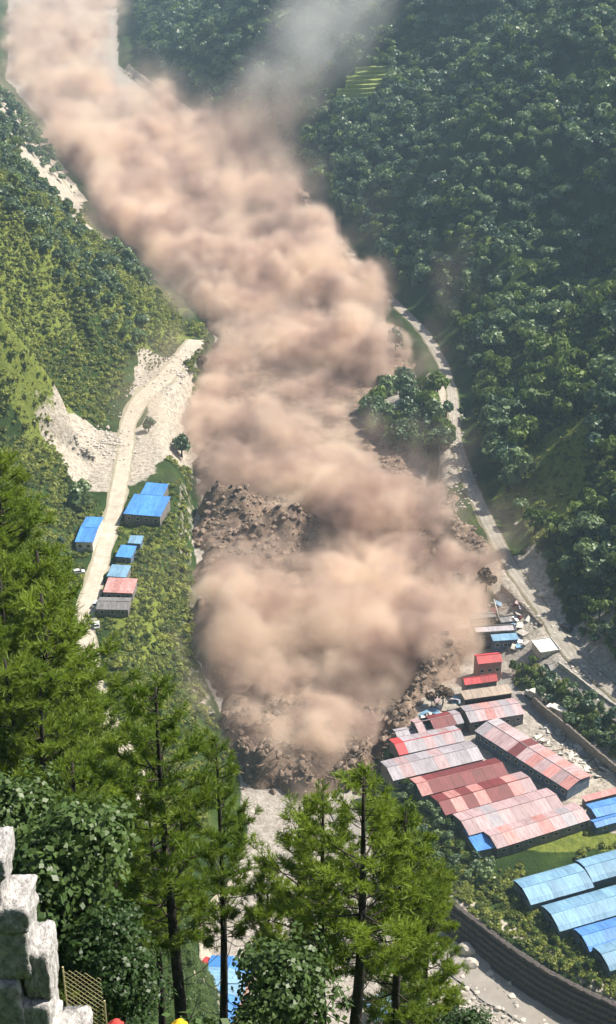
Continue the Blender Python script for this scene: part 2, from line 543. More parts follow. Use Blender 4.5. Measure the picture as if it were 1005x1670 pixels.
def trunk_mesh(name, mat, seed, h=6.0, rad=0.22, bend=0.5, forks=3):
    r = random.Random(seed)
    mb = MB()
    pts = [Vector((0, 0, -0.6))]
    for i in range(1, 5): pts.append(Vector((r.uniform(-bend, bend) * i / 5, r.uniform(-bend, bend) * i / 5, h * i / 4)))
    mb.tube(pts, [rad * (1.15 - 0.2 * i) for i in range(5)], 6)
    for k in range(forks):
        p = pts[3 if k % 2 else 2]; a = r.uniform(0, 6.28)
        e = p + Vector((math.cos(a), math.sin(a), 1.1)) * h * 0.28
        mb.tube([p, p.lerp(e, 0.5) + Vector((0, 0, 0.1)), e], [rad * 0.5, rad * 0.35, rad * 0.15], 5)
    return mb.mesh(name, [mat], True)

m_bark = mat_simple('bark_dark', (0.07, 0.055, 0.04), (0.025, 0.02, 0.015), 3.0, 0.95)
m_forest = mat_leaf('forest_leaf', (0.032, 0.078, 0.048), (0.185, 0.26, 0.10), 0.28, rough=0.45, spec=0.5, scale=0.22)
m_forest2 = mat_leaf('bright_leaf', (0.05, 0.095, 0.02), (0.17, 0.24, 0.045), 0.3, scale=0.3)
m_shrub = mat_leaf('shrub_leaf', (0.045, 0.078, 0.016), (0.28, 0.31, 0.055), 0.3, scale=0.4)

CROWN = [crown_mesh('forest_crown', m_forest, 100 + k, (3.4, 2.6, 4.1, 3.0, 3.6)[k], (2.9, 3.9, 2.6, 3.0, 3.4)[k], 420, 0.62, (9, 7, 12, 8, 11)[k]) for k in range(5)]
CROWNB = [crown_mesh('bright_crown', m_forest2, 120 + k, 3.0, 2.7, 330, 0.6, 9) for k in range(3)]
TRUNK = [trunk_mesh('forest_trunk', m_bark, 200 + k, 6.0) for k in range(3)]
SHRUB = [crown_mesh('shrub_mesh', m_shrub, 140 + k, 1.5, 1.1, 110, 0.36, 6, 0.3, 0.5) for k in range(4)]


def tree(x, y, s=1.0, rz=None, crowns=CROWN, k=None, name='forest_tree', lift=4.6, r=random, zs=1.0):
    k = r.randrange(100) if k is None else k
    e = empty(name, (x, y, gz(x, y)), r.uniform(0, 6.28) if rz is None else rz)
    e.scale = (s, s, s * zs)
    link('crown', crowns[k % len(crowns)], e, (0, 0, lift))
    link('trunk', TRUNK[k % 3], e)
    return e


def project(x, y, z):
    """photograph pixel of world points"""
    dx, dy, dz = x, y, z - CAM_Z
    dep = dy * math.cos(PITCH) - dz * math.sin(PITCH)
    upc = dy * math.sin(PITCH) + dz * math.cos(PITCH)
    return PW / 2 + FPX * dx / dep, PH / 2 - FPX * upc / dep, dep


def scatter(x0, x1, y0, y1, sp, seed):
    r = np.random.default_rng(seed)
    xs, ys = np.arange(x0, x1, sp), np.arange(y0, y1, sp)
    X, Y = np.meshgrid(xs, ys)
    X = (X + r.uniform(-.5, .5, X.shape) * sp).ravel(); Y = (Y + r.uniform(-.5, .5, Y.shape) * sp).ravel()
    return X, Y, r


def stuff_instances(name, X, Y, scale, meshes, label, seed, zoff=0.0, zscale=1.0, Z=None):
    """one uncountable mass: copies of a few meshes spread over points"""
    r = np.random.default_rng(seed)
    Z = (height(X, Y) if Z is None else Z) + zoff * scale
    me = mesh_np(name, np.stack([X, Y, Z], -1), [])
    add_attr(me, 'sc', scale); add_attr(me, 'rz', r.uniform(0, 6.28, len(X))); add_attr(me, 'vi', r.integers(0, len(meshes), len(X)))
    o = link(name, me)
    ng = bpy.data.node_groups.new(name + '_nodes', 'GeometryNodeTree')
    ng.interface.new_socket('Geometry', in_out='INPUT', socket_type='NodeSocketGeometry')
    ng.interface.new_socket('Geometry', in_out='OUTPUT', socket_type='NodeSocketGeometry')
    gi, go = ng.nodes.new('NodeGroupInput'), ng.nodes.new('NodeGroupOutput')
    def na(nm):
        a = ng.nodes.new('GeometryNodeInputNamedAttribute'); a.data_type = 'FLOAT'; a.inputs['Name'].default_value = nm
        return a.outputs[0]
    jn = ng.nodes.new('GeometryNodeJoinGeometry')
    comb = ng.nodes.new('ShaderNodeCombineXYZ'); ng.links.new(na('rz'), comb.inputs[2])
    scl = ng.nodes.new('ShaderNodeCombineXYZ')
    sn = na('sc')
    for i in (0, 1): ng.links.new(sn, scl.inputs[i])
    zm = ng.nodes.new('ShaderNodeMath'); zm.operation = 'MULTIPLY'; ng.links.new(sn, zm.inputs[0]); zm.inputs[1].default_value = zscale
    ng.links.new(zm.outputs[0], scl.inputs[2])
    for k, msh in enumerate(meshes):
        src = bpy.data.objects.new(name + '_source', msh)      # not linked to the scene: only its mesh is used
        oi = ng.nodes.new('GeometryNodeObjectInfo'); oi.inputs['Object'].default_value = src
        ip = ng.nodes.new('GeometryNodeInstanceOnPoints')
        cp = ng.nodes.new('FunctionNodeCompare'); cp.data_type = 'FLOAT'; cp.operation = 'EQUAL'
        ng.links.new(na('vi'), cp.inputs[0]); cp.inputs[1].default_value = float(k); cp.inputs['Epsilon'].default_value = 0.1
        ng.links.new(gi.outputs[0], ip.inputs['Points']); ng.links.new(cp.outputs[0], ip.inputs['Selection'])
        ng.links.new(oi.outputs['Geometry'], ip.inputs['Instance'])
        ng.links.new(comb.outputs[0], ip.inputs['Rotation']); ng.links.new(scl.outputs[0], ip.inputs['Scale'])
        ng.links.new(ip.outputs[0], jn.inputs[0])
    ng.links.new(jn.outputs[0], go.inputs[0])
    md = o.modifiers.new('scatter', 'NODES'); md.node_group = ng
    return tag(o, label, kind='stuff')

# ---- forest on the right-hand mountain
X, Y, r_ = scatter(-520, 700, 395, 2300, 8.2, 1)
keep = (X > XRB(Y) + 5) & (dist_poly(X, Y, RIGHT_ROAD) > 7)
PXf, PYf, dep = project(X, Y, height(X, Y) + 5)
keep &= (PXf > -60) & (PXf < 1150) & (PYf > -110) & (PYf < 1500)
gap = np.exp(-(((X - 108) / 17) ** 2 + ((Y - 548) / 34) ** 2)) + fbm2(X, Y, 14, 2, 88) * .25
keep &= gap < 0.45
keep &= ~((np.abs(PXf - 584) < 42) & (np.abs(PYf - 138) < 30))          # the terraced field
keep &= r_.uniform(0, 1, len(X)) < np.where(Y > 1200, 0.72, 0.93)
X, Y, PXf, PYf = X[keep], Y[keep], PXf[keep], PYf[keep]
sc = 1.6 * r_.uniform(0.55, 1.35, len(X)) * (1 + 0.0002 * np.maximum(Y - 700, 0)) * (1 + 0.25 * fbm2(X, Y, 60, 2, 55))
inview = (PXf > 8) & (PXf < 997) & (PYf > 8) & (Y < 780)
order = np.argsort(np.where(inview, Y, 1e9))
near = order[:int(min(300, inview.sum()))]
rest = np.ones(len(X), bool); rest[near] = False
rr_ = random.Random(5)
for i in near:
    b_ = fbm2(X[i], Y[i], 40, 2, 66) > 0.05
    t = tree(X[i], Y[i], sc[i], crowns=CROWNB if b_ else CROWN, r=rr_)
    tag(t, 'broadleaf tree standing among others low on the dense forested slope', 'tree', 'forest trees low on the mountain slope')
stuff_instances('forest', X[rest], Y[rest], sc[rest], CROWN + CROWNB[:2], 'dense dark green forest covering the mountain side', 3, 4.4)
# undergrowth below and between the trees
X, Y, r_ = scatter(40, 260, 400, 760, 3.6, 2)
keep = (X > XRB(Y) + 4) & (dist_poly(X, Y, RIGHT_ROAD) > 5)
a_, b_, c_ = project(X, Y, height(X, Y)); keep &= (a_ < 1080) & (b_ < 1300)
X, Y = X[keep], Y[keep]
stuff_instances('undergrowth', X, Y, r_.uniform(0.6, 1.4, len(X)), SHRUB, 'low undergrowth at the foot of the forested slope', 4)

# ---- left mountain side: scrub, with darker trees standing in it
X, Y, r_ = scatter(-330, -40, 400, 1080, 2.7, 6)
dl = XLB(Y) - X
onslope = (X < XLB(Y) + 1)
bankl = (X > XTE(Y) - 5) & (X < XRL(Y) - 3) & (Y < 800)
keep = (onslope | bankl) & (dist_poly(X, Y, LEFT_ROAD) > 5.5)
a_, b_, c_ = project(X, Y, height(X, Y)); keep &= (a_ > -80) & (a_ < 700) & (b_ < 1340)
nz = fbm2(X, Y, 30, 3, 41)
bl = lambda cx, cy_, rx, ry: np.exp(-(((X - cx) / rx) ** 2 + ((Y - cy_) / ry) ** 2))
keep &= (bl(-104, 618, 17, 24) + nz * .18 < 0.5) & (bl(-90, 596, 27, 36) + nz * .1 < .4) & (bl(-70, 640, 13, 48) + nz * .1 < .45) & (bl(-80, 700, 18, 40) < .4)
keep &= ~((np.abs(X - XLB(Y) + 20) < 20 + nz * 10) & (Y > 885))
keep &= dist_poly(X, Y, TRACK) > 8
keep &= ~((bl(-118, 604, 30, 26) > 0.45) & (r_.uniform(0, 1, len(X)) < 0.6))
keep &= ~((X > -93) & (X < -57) & (Y > 430) & (Y < 620) & (bankl == 0))
keep &= ~((X > -76) & (X < -57) & (Y > 440) & (Y < 600))
X, Y = X[keep], Y[keep]
stuff_instances('shrubbery', X, Y, r_.uniform(0.7, 2.0, len(X)), SHRUB, 'yellow green scrub on the sunlit mountain side', 5)

X, Y, r_ = scatter(-230, -60, 430, 900, 1.7, 16)
a_, b_, c_ = project(X, Y, height(X, Y))
keep = (X < XLB(Y) + 6) & (a_ > -30) & (b_ < 1150) & (dist_poly(X, Y, LEFT_ROAD) > 5) & (fbm2(X, Y, 20, 3, 23) > -0.25)
keep &= np.exp(-(((X + 104) / 17) ** 2 + ((Y - 618) / 24) ** 2)) < .4
keep &= np.exp(-(((X + 90) / 27) ** 2 + ((Y - 596) / 36) ** 2)) < .35
X, Y = X[keep], Y[keep]
stuff_instances('tall_grass', X, Y, r_.uniform(0.22, 0.6, len(X)), SHRUB, 'yellow green tall grass and weeds on the sunlit rib', 25, 0, 1.3)
X, Y, r_ = scatter(-330, -60, 640, 1080, 7.4, 8)
a_, b_, c_ = project(X, Y, height(X, Y) + 4)
keep = (X < XLB(Y) - 8) & (a_ > -40) & (fbm2(X, Y, 70, 3, 19) + 0.35 * sst(720, 900, Y) + 0.12 > 0.0)
keep &= ~((np.abs(X - XLB(Y) + 20) < 18) & (Y > 890))
keep &= (dist_poly(X, Y, TRACK) > 11) & (np.exp(-(((X + 86) / 22) ** 2 + ((Y - 785) / 42) ** 2)) < .45)
k2 = keep & (a_ > 0) & (a_ < 300) & (b_ > 200)
for x_, y_ in list(zip(X[k2], Y[k2]))[:300]:
    t = tree(x_, y_, rr_.uniform(0.7, 1.45), crowns=CROWN + CROWNB[:1], r=rr_, name='hillside_tree', lift=3.6)
    tag(t, 'dark green tree standing in scrub on the sunlit left mountain side', 'tree', 'trees on the sunlit hillside')
X, Y, r_ = scatter(-620, -150, 1080, 2100, 8.5, 9)
a_, b_, c_ = project(X, Y, height(X, Y) + 4)
keep = (X < XLB(Y) - 6) & (a_ > -60)
X, Y = X[keep], Y[keep]
stuff_instances('forest', X, Y, r_.uniform(0.9, 1.4, len(X)), CROWN, 'distant forest above the head of the valley', 7, 4.5)
# ------------------------------------------------------------------ buildings
def mat_sheet(name, col, col2, streak=0.35, rough=0.6, metal=0.0, rust=None):
    """corrugated metal sheet: ribs run down the slope (object y), streaks of dirt follow them"""
    m, nt, b = new_mat(name)
    tc = nt.nodes.new('ShaderNodeTexCoord')
    mp = nt.nodes.new('ShaderNodeMapping'); mp.inputs['Scale'].default_value = (1.6, 0.25, 0.25)
    nt.links.new(tc.outputs['Object'], mp.inputs[0])
    oi = nt.nodes.new('ShaderNodeObjectInfo')
    ad = nt.nodes.new('ShaderNodeVectorMath'); ad.operation = 'ADD'
    sc_ = nt.nodes.new('ShaderNodeVectorMath'); sc_.operation = 'SCALE'; sc_.inputs['Scale'].default_value = 40
    cb = nt.nodes.new('ShaderNodeCombineXYZ'); nt.links.new(oi.outputs['Random'], cb.inputs[0]); nt.links.new(oi.outputs['Random'], cb.inputs[1])
    nt.links.new(cb.outputs[0], sc_.inputs[0]); nt.links.new(mp.outputs[0], ad.inputs[0]); nt.links.new(sc_.outputs[0], ad.inputs[1])
    n = nt.nodes.new('ShaderNodeTexNoise'); n.inputs['Scale'].default_value = 1.0; n.inputs['Detail'].default_value = 5; n.inputs['Roughness'].default_value = 0.65
    nt.links.new(ad.outputs[0], n.inputs['Vector'])
    c = ramp(nt, n.outputs['Fac'], [(0.32, col2), (0.62, col)])
    if rust:
        n2 = noise_node(nt, 0.5, 6, 0.7)
        c = mix(nt, ramp(nt, n2, [(0.54, (0, 0, 0)), (0.66, (0.8, 0.8, 0.8))]), c, rust)
    hs = nt.nodes.new('ShaderNodeHueSaturation'); nt.links.new(c, hs.inputs['Color'])
    vv = nd(nt, 'ShaderNodeMath', operation='MULTIPLY_ADD'); nt.links.new(oi.outputs['Random'], vv.inputs[0]); vv.inputs[1].default_value = streak; vv.inputs[2].default_value = 1 - streak / 2
    nt.links.new(vv.outputs[0], hs.inputs['Value'])
    nt.links.new(hs.outputs[0], b.inputs['Base Color'])
    b.inputs['Roughness'].default_value = rough
    b.inputs['Metallic'].default_value = metal
    w = nt.nodes.new('ShaderNodeTexWave'); w.wave_type = 'BANDS'; w.bands_direction = 'X'; w.inputs['Scale'].default_value = 1.2
    nt.links.new(tc.outputs['Object'], w.inputs['Vector'])
    bump(nt, b, w.outputs['Fac'], 0.35, 0.06)
    return m

MT = dict(
    blue=mat_sheet('sheet_blue', (0.075, 0.27, 0.66), (0.035, 0.15, 0.42)),
    sky=mat_sheet('sheet_sky_blue', (0.20, 0.36, 0.50), (0.11, 0.23, 0.36)),
    deep=mat_sheet('sheet_deep_blue', (0.10, 0.27, 0.62), (0.05, 0.16, 0.42)),
    pale=mat_sheet('sheet_pale_pink', (0.42, 0.31, 0.32), (0.27, 0.165, 0.17), rust=(0.42, 0.22, 0.19)),
    grey=mat_sheet('sheet_grey', (0.38, 0.35, 0.38), (0.24, 0.21, 0.23)),
    pink=mat_sheet('sheet_faded_red', (0.52, 0.25, 0.23), (0.34, 0.13, 0.12), rust=(0.55, 0.40, 0.38)),
    red=mat_sheet('sheet_red', (0.55, 0.055, 0.06), (0.33, 0.03, 0.035)),
    maroon=mat_sheet('sheet_maroon', (0.19, 0.035, 0.037), (0.11, 0.022, 0.024)),
    slate=mat_sheet('sheet_slate', (0.22, 0.21, 0.21), (0.11, 0.105, 0.105)),
    tan=mat_sheet('sheet_tan', (0.38, 0.30, 0.24), (0.22, 0.17, 0.13)),
    white=mat_sheet('sheet_white', (0.78, 0.76, 0.74), (0.55, 0.53, 0.50), streak=0.15),
)
m_wallg = mat_simple('wall_grey', (0.24, 0.225, 0.215), (0.12, 0.11, 0.105), 0.6)
m_wallw = mat_simple('wall_white', (0.66, 0.62, 0.56), (0.42, 0.39, 0.34), 0.6)
m_wallb = mat_simple('wall_blue', (0.14, 0.19, 0.27), (0.08, 0.11, 0.16), 0.6)
m_wallp = mat_simple('wall_pink', (0.50, 0.30, 0.26), (0.35, 0.2, 0.17), 0.6)
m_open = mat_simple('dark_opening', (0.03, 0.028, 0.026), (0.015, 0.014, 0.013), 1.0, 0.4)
m_conc = mat_simple('concrete', (0.52, 0.48, 0.43), (0.3, 0.27, 0.24), 0.7, bstr=0.3)
m_wood = mat_simple('weathered_wood', (0.20, 0.14, 0.095), (0.09, 0.06, 0.04), 2.0)


def site(A, B, C, z):
    """corner A, the end of the long side B and of the short side C as the photograph shows them, at height z"""
    a, b_, c_ = atz(*A, z), atz(*B, z), atz(*C, z)
    d = (b_ - a); L = d.length; d.normalize()
    e = Vector((-d.y, d.x, 0)); w = (c_ - a).dot(e)
    return a, d, L, w


def house(name, label, cat, A, B, C, z0, eave, rise, roof, wall=m_wallg, group=None, npan=6, kind='gable', cols=None, over=0.35, windows=0, door=False, wside=-1, parapet=False):
    """a box with a roof of separate sheets; the ridge runs along the long side"""
    a, d, L, w = site(A, B, C, z0 + eave)
    e = Vector((-d.y, d.x, 0))
    if w < 0: a = a + e * w; w = -w
    ang = math.atan2(d.y, d.x)
    ctr = a + d * L / 2 + e * w / 2
    o = empty(name, (ctr.x, ctr.y, z0), ang)
    hx, hy = L / 2, w / 2
    mb = MB()
    t = 0.2
    ix, iy = hx - over, hy - over
    mb.box(-ix, ix, -iy, -iy + t, -1.5, eave); mb.box(-ix, ix, iy - t, iy, -1.5, eave)
    mb.box(-ix, -ix + t, -iy + t, iy - t, -1.5, eave); mb.box(ix - t, ix, -iy + t, iy - t, -1.5, eave)
    if kind == 'gable' and rise:
        sl = rise / hy
        for sx in (-1, 1):
            x0, x1 = sorted((sx * ix, sx * (ix - t)))
            zt_ = eave + rise - sl * over - 0.05
            mb.add([(x0, -iy, eave), (x1, -iy, eave), (x0, iy, eave), (x1, iy, eave), (x0, 0, zt_), (x1, 0, zt_)], [(0, 2, 4), (1, 5, 3), (0, 4, 5, 1), (2, 3, 5, 4)])
    link('wall', mb.mesh('wall', [wall]), o)
    cols = cols or [roof] * npan
    n = len(cols)
    pw = L / n
    if kind in ('gable', 'arch'):
        nseg = 1 if kind == 'gable' else 4
        for s in (-1, 1):
            cache = {}
            for i, cname in enumerate(cols):
                if cname is None: continue
                if cname not in cache:
                    mb = MB()
                    prof = []
                    for k in range(nseg + 1):
                        q = k / nseg
                        yy_ = hy * (1 - q)
                        zz = eave + (rise * q if kind == 'gable' else rise * math.sqrt(max(0, 1 - (1 - q) ** 2)) * 0.55 + rise * q * 0.45)
                        prof.append((s * yy_, zz))
                    g = 0.02
                    vs_ = []
                    for (y_, z_) in prof:
                        for x_ in (-pw / 2 + g, pw / 2 - g):
                            vs_ += [(x_, y_, z_), (x_, y_, z_ + 0.09)]
                    fs_ = []
                    for k in range(nseg):
                        q = k * 4
                        fs_ += [(q + 1, q + 3, q + 7, q + 5), (q, q + 4, q + 6, q + 2), (q, q + 1, q + 5, q + 4), (q + 2, q + 6, q + 7, q + 3)]
                    fs_ += [(0, 2, 3, 1), (nseg * 4, nseg * 4 + 1, nseg * 4 + 3, nseg * 4 + 2)]
                    if s > 0: fs_ = [f[::-1] for f in fs_]
                    mb.add(vs_, fs_)
                    cache[cname] = mb.mesh('roof_panel', [MT[cname]])
                link('roof_panel', cache[cname], o, (-hx + pw * (i + 0.5), 0, random.uniform(-0.03, 0.04)), (0, 0, random.uniform(-.004, .004)))
        mb = MB(); mb.tube([(-hx, 0, eave + rise + 0.1), (hx, 0, eave + rise + 0.1)], 0.16, 6)
        link('ridge_cap', mb.mesh('ridge_cap', [MT[next(c for c in cols if c)]]), o)
    else:                       # flat or single-pitch roof: rise is the lift of the far side
        cache = {}
        for i, cname in enumerate(cols):
            if cname is None: continue
            if cname not in cache:
                mb = MB()
                p = pw / 2 - 0.02
                mb.add([(-p, -hy, eave), (p, -hy, eave), (p, hy, eave + rise), (-p, hy, eave + rise), (-p, -hy, eave + .1), (p, -hy, eave + .1), (p, hy, eave + rise + .1), (-p, hy, eave + rise + .1)],
                       [(3, 2, 1, 0), (4, 5, 6, 7), (0, 1, 5, 4), (1, 2, 6, 5), (2, 3, 7, 6), (3, 0, 4, 7)])
                cache[cname] = mb.mesh('roof_panel', [MT[cname]])
            link('roof_panel', cache[cname], o, (-hx + pw * (i + 0.5), 0, random.uniform(-0.03, 0.05)))
        if parapet:
            mb = MB()
            mb.box(-hx, hx, -hy - .12, -hy + .12, eave + .12, eave + .75); mb.box(-hx, hx, hy - .12, hy + .12, eave + .12, eave + .75)
            mb.box(-hx - .12, -hx + .12, -hy + .13, hy - .13, eave + .12, eave + .73); mb.box(hx - .12, hx + .12, -hy + .13, hy - .13, eave + .12, eave + .73)
            link('parapet', mb.mesh('parapet', [wall]), o)
    if windows:
        mb = MB(); mb.box(-.65, .65, -0.06, 0.06, -.55, .55)
        wm = mb.mesh('window', [m_open])
        mb = MB(); mb.box(-.8, .8, -0.04, 0.04, -.7, .7)
        sm_ = mb.mesh('window_frame', [m_wallw])
        for i in range(windows):
            xw = -ix + 2 * ix * (i + 0.5) / windows
            q = link('window', wm, o, (xw, wside * (iy + 0.01), eave * 0.58))
            link('frame', sm_, q)
    if door:
        mb = MB(); mb.box(-0.06, 0.06, -.7, .7, 0.0, 2.2)
        link('door', mb.mesh('door', [m_open]), o, (-ix - 0.01, 0.3, 0))
    tag(o, label, cat, group)
    HOUSES.append((ctr.x, ctr.y, max(hx, hy)))
    return o

HOUSES = []
LS = 'long shed'
G6 = 'long sheds in the row beside the flow'
P6 = ['pale'] * 6
house('long_shed', 'long pale pink roofed shed with bright red roof at its flow end', LS, (634, 1206), (741, 1183), (648, 1233), 5, 4.2, 1.5, 'pale', cols=['red', 'grey', 'grey', 'pale', 'grey', 'pale', 'grey'], group=G6, windows=6)
house('long_shed', 'long pale grey roofed shed next to the red ended one', LS, (620, 1242), (766, 1208), (657, 1270), 5, 4.2, 1.5, 'grey', cols=['grey', 'pale', 'grey', 'grey', 'pale', 'grey', 'grey', 'grey'], group=G6, windows=7)
house('long_shed', 'long shed with plain maroon roof, third in the row', LS, (668, 1270), (808, 1236), (702, 1296), 5, 4.2, 1.5, 'maroon', cols=['pink', 'maroon', 'maroon', 'maroon', 'maroon', 'maroon', 'maroon', 'maroon'], group=G6, windows=7)
house('long_shed', 'long shed with maroon and pale striped roof', LS, (702, 1298), (850, 1258), (742, 1326), 5, 4.2, 1.5, 'maroon', cols=['maroon', 'pink', 'maroon', 'pink', 'maroon', 'maroon', 'pink', 'pale'], group=G6, windows=7)
house('long_shed', 'long shed with even faded pink roof, fifth in the row', LS, (738, 1328), (892, 1285), (783, 1358), 5, 4.2, 1.5, 'pale', cols=['pale', 'pale', 'grey', 'pale', 'pale', 'pale', 'pale', 'pale'], group=G6, windows=7)
house('long_shed', 'last long pink roofed shed, nearest the bright green field', LS, (786, 1355), (936, 1309), (820, 1382), 5, 4.0, 1.4, 'pale', cols=['pale', 'pink', 'pale', 'pale', 'pink', 'pale', 'grey', 'pale'], group=G6, windows=7)
house('lean_to', 'blue metal lean-to at the end of the last long shed', 'shed', (755, 1354), (786, 1347), (783, 1388), 5, 3.4, 0.3, 'blue', kind='flat', npan=3)
house('long_building', 'long building with patched faded red roof beside the debris yard', 'building', (774, 1192), (926, 1289), (824, 1178), 5, 4.6, 1.3, 'pink', cols=['grey', 'pale', 'pale', 'pale', 'maroon', 'pale', 'pink', 'pale', 'pink', 'pale', 'pink'], windows=12, wall=m_wallb, wside=-1)
house('wide_building', 'wide pale roofed building above the long sheds', 'building', (750, 1152), (838, 1138), (786, 1176), 5, 4.8, 1.2, 'pale', cols=['grey', 'pale', 'pink', 'pale', 'grey', 'pale'], windows=5)
house('flat_roofed_block', 'block with tan flat roof and dark open front', 'building', (750, 1128), (828, 1117), (756, 1142), 5, 6.5, 0.2, 'tan', kind='flat', npan=5, wall=m_open, windows=0)
house('red_roofed_house', 'red roofed house with ribbed roof at the edge of the dust', 'house', (752, 1107), (806, 1100), (757, 1118), 5, 6.0, 1.6, 'red', npan=4, windows=3)
house('red_roofed_house', 'tall bright red roofed house half hidden by dust', 'house', (772, 1068), (812, 1064), (775, 1084), 5, 8.0, 1.5, 'red', npan=3, windows=3, wall=m_wallp)
house('broken_shed', 'dark red roofed shed with pale ends hit by the flow', 'shed', (668, 1174), (742, 1158), (690, 1194), 5, 3.6, 1.4, 'maroon', cols=['pale', None, 'maroon', 'maroon', 'maroon', 'grey'])
house('broken_shed', 'low grey roofed shed buried at the flow edge', 'shed', (640, 1190), (690, 1180), (650, 1202), 4.5, 2.4, 0.8, 'grey', cols=['grey', 'grey', 'pale', 'grey'])
house('blue_roofed_hut', 'blue roofed hut at the right end of the sheds', 'hut', (955, 1312), (1012, 1298), (972, 1334), 5, 3.6, 0.8, 'deep', npan=4, windows=2, wall=m_wallb)
house('blue_roofed_hut', 'dark blue roofed hut beside the pink strip roof', 'hut', (962, 1338), (1020, 1322), (975, 1350), 5, 3.2, 0.8, 'deep', npan=4, windows=2, wall=m_wallb)
house('strip_roof', 'narrow red strip roof between the huts and the yard', 'shed', (948, 1300), (1003, 1286), (954, 1308), 5, 3.4, 0.3, 'pink', kind='flat', npan=4)
# village upstream of the sheds
for i, (A, B, C, ev, rf, kd, wl, lb) in enumerate([
    ((772, 1024), (838, 1020), (776, 1034), 5.5, 'grey', 'flat', m_wallg, 'grey flat roofed block with long front above the red houses'),
    ((764, 1003), (806, 999), (767, 1010), 5.0, 'slate', 'flat', m_wallg, 'small slate roofed building highest in the ruined village'),
    ((812, 1008), (838, 1005), (816, 1018), 4.5, 'slate', 'flat', m_wallg, 'small slate roofed building beside the leaning white beam'),
    ((800, 1036), (842, 1033), (804, 1046), 5.0, 'sky', 'flat', m_wallb, 'bluish flat roofed building in the middle of the ruined village'),
    ((838, 1040), (862, 1036), (842, 1050), 4.0, 'white', 'flat', m_wallw, 'small white roofed hut beside the white block'),
    ((736, 1018), (760, 1014), (740, 1028), 4.0, 'tan', 'gable', m_wallp, 'tan roofed hut dusted by the cloud'),
]):
    house('village_building', lb, 'building', A, B, C, 6.5, ev, 0.25 if kd == 'flat' else 1.0, rf, wl, kind=kd, npan=3, windows=3, parapet=(kd == 'flat' and i in (0, 2)))
house('white_building', 'square white building below the grey road', 'building', (866, 1046), (898, 1041), (872, 1068), 8.0, 6.5, 0.2, 'white', m_wallw, kind='flat', npan=3, windows=3, parapet=True)
house('slate_roofed_house', 'grey blue slate roofed house below the white building', 'house', (888, 1082), (920, 1076), (898, 1094), 7.5, 4.0, 1.0, 'slate', npan=4, windows=2, wall=m_wallg)

# blue barrel roofed greenhouses
GH = 'blue roofed halls in the field'
for A, B, C, cl, lb in [
    ((836, 1436), (938, 1408), (882, 1472), 'sky', 'pale blue barrel roofed hall nearest the bright green field'),
    ((938, 1404), (1040, 1376), (976, 1437), 'sky', 'pale blue barrel roofed hall beyond the first, nearest the huts'),
    ((882, 1478), (1030, 1436), (930, 1515), 'sky', 'long pale blue barrel roofed hall, second from the bright green field'),
    ((934, 1516), (1060, 1480), (978, 1548), 'deep', 'deep blue barrel roofed hall above the gabion wall'),
    ((964, 1544), (1070, 1512), (1010, 1580), 'sky', 'blue barrel roofed hall nearest the gabion wall'),
]:
    house('barrel_roofed_hall', lb, 'hall', A, B, C, 5, 3.2, 1.8, cl, m_wallb, group=GH, kind='arch', npan=8, over=0.25, windows=0, door=True)

# the village on the left terrace
house('blue_roofed_house', 'large bright blue roofed house beside the pale road', 'house', (201, 838), (262, 843), (208, 808), 18, 5.0, 1.0, 'blue', kind='flat', npan=5, windows=4, wall=m_wallg)
house('blue_roofed_house', 'smaller blue roofed annex behind the large blue house', 'house', (229, 806), (266, 809), (234, 789), 18, 5.0, 0.8, 'blue', kind='flat', npan=3, windows=2, wall=m_wallg)
house('blue_roofed_house', 'blue roofed house on the far side of the pale road below the dark tree', 'house', (122, 884), (152, 885), (119, 842), 18, 4.5, 0.9, 'blue', kind='gable', npan=4, windows=2, wall=m_wallw)
house('blue_roofed_hut', 'small blue roofed hut below the large blue house', 'hut', (188, 908), (214, 910), (192, 890), 18, 3.6, 0.5, 'blue', kind='flat', npan=2, windows=1, wall=m_wallb)
house('blue_roofed_hut', 'light blue roofed hut touching the red roofed house', 'hut', (174, 940), (206, 942), (178, 922), 18, 3.4, 0.5, 'sky', kind='flat', npan=3, windows=1, wall=m_wallg)
house('red_roofed_house', 'faded red roofed house below the blue huts', 'house', (168, 966), (217, 968), (175, 944), 18, 3.8, 0.6, 'pink', kind='flat', npan=4, windows=3, wall=m_wallg)
house('slate_roofed_house', 'dark slate roofed house at the bottom of the terrace village', 'house', (156, 994), (210, 995), (164, 974), 18, 3.2, 1.0, 'slate', npan=5, windows=3, wall=m_wallg)
house('blue_roofed_hut', 'tiny pale blue roofed shelter between the large blue house and small hut', 'hut', (208, 886), (230, 887), (212, 874), 18, 3.0, 0.3, 'sky', kind='flat', npan=2, wall=m_wallb)

# houses by the river below the viewer
house('riverside_house', 'blue roofed riverside house with red awning seen between the pines', 'house', (305, 1655), (345, 1558), (378, 1672), -2.5, 4.5, 1.2, 'sky', npan=5, windows=3, wall=m_wallp, cols=['blue', 'blue', 'sky', 'sky', 'blue'])
house('riverside_house', 'pale blue roofed riverside house low behind the middle pines', 'house', (612, 1668), (700, 1640), (620, 1622), -2.5, 4.0, 1.0, 'sky', npan=5, windows=3, wall=m_wallw)
house('riverside_hut', 'small red roofed hut next to the riverside house', 'hut', (306, 1590), (336, 1560), (326, 1602), -2.5, 3.2, 0.6, 'red', npan=3, wall=m_wallw)


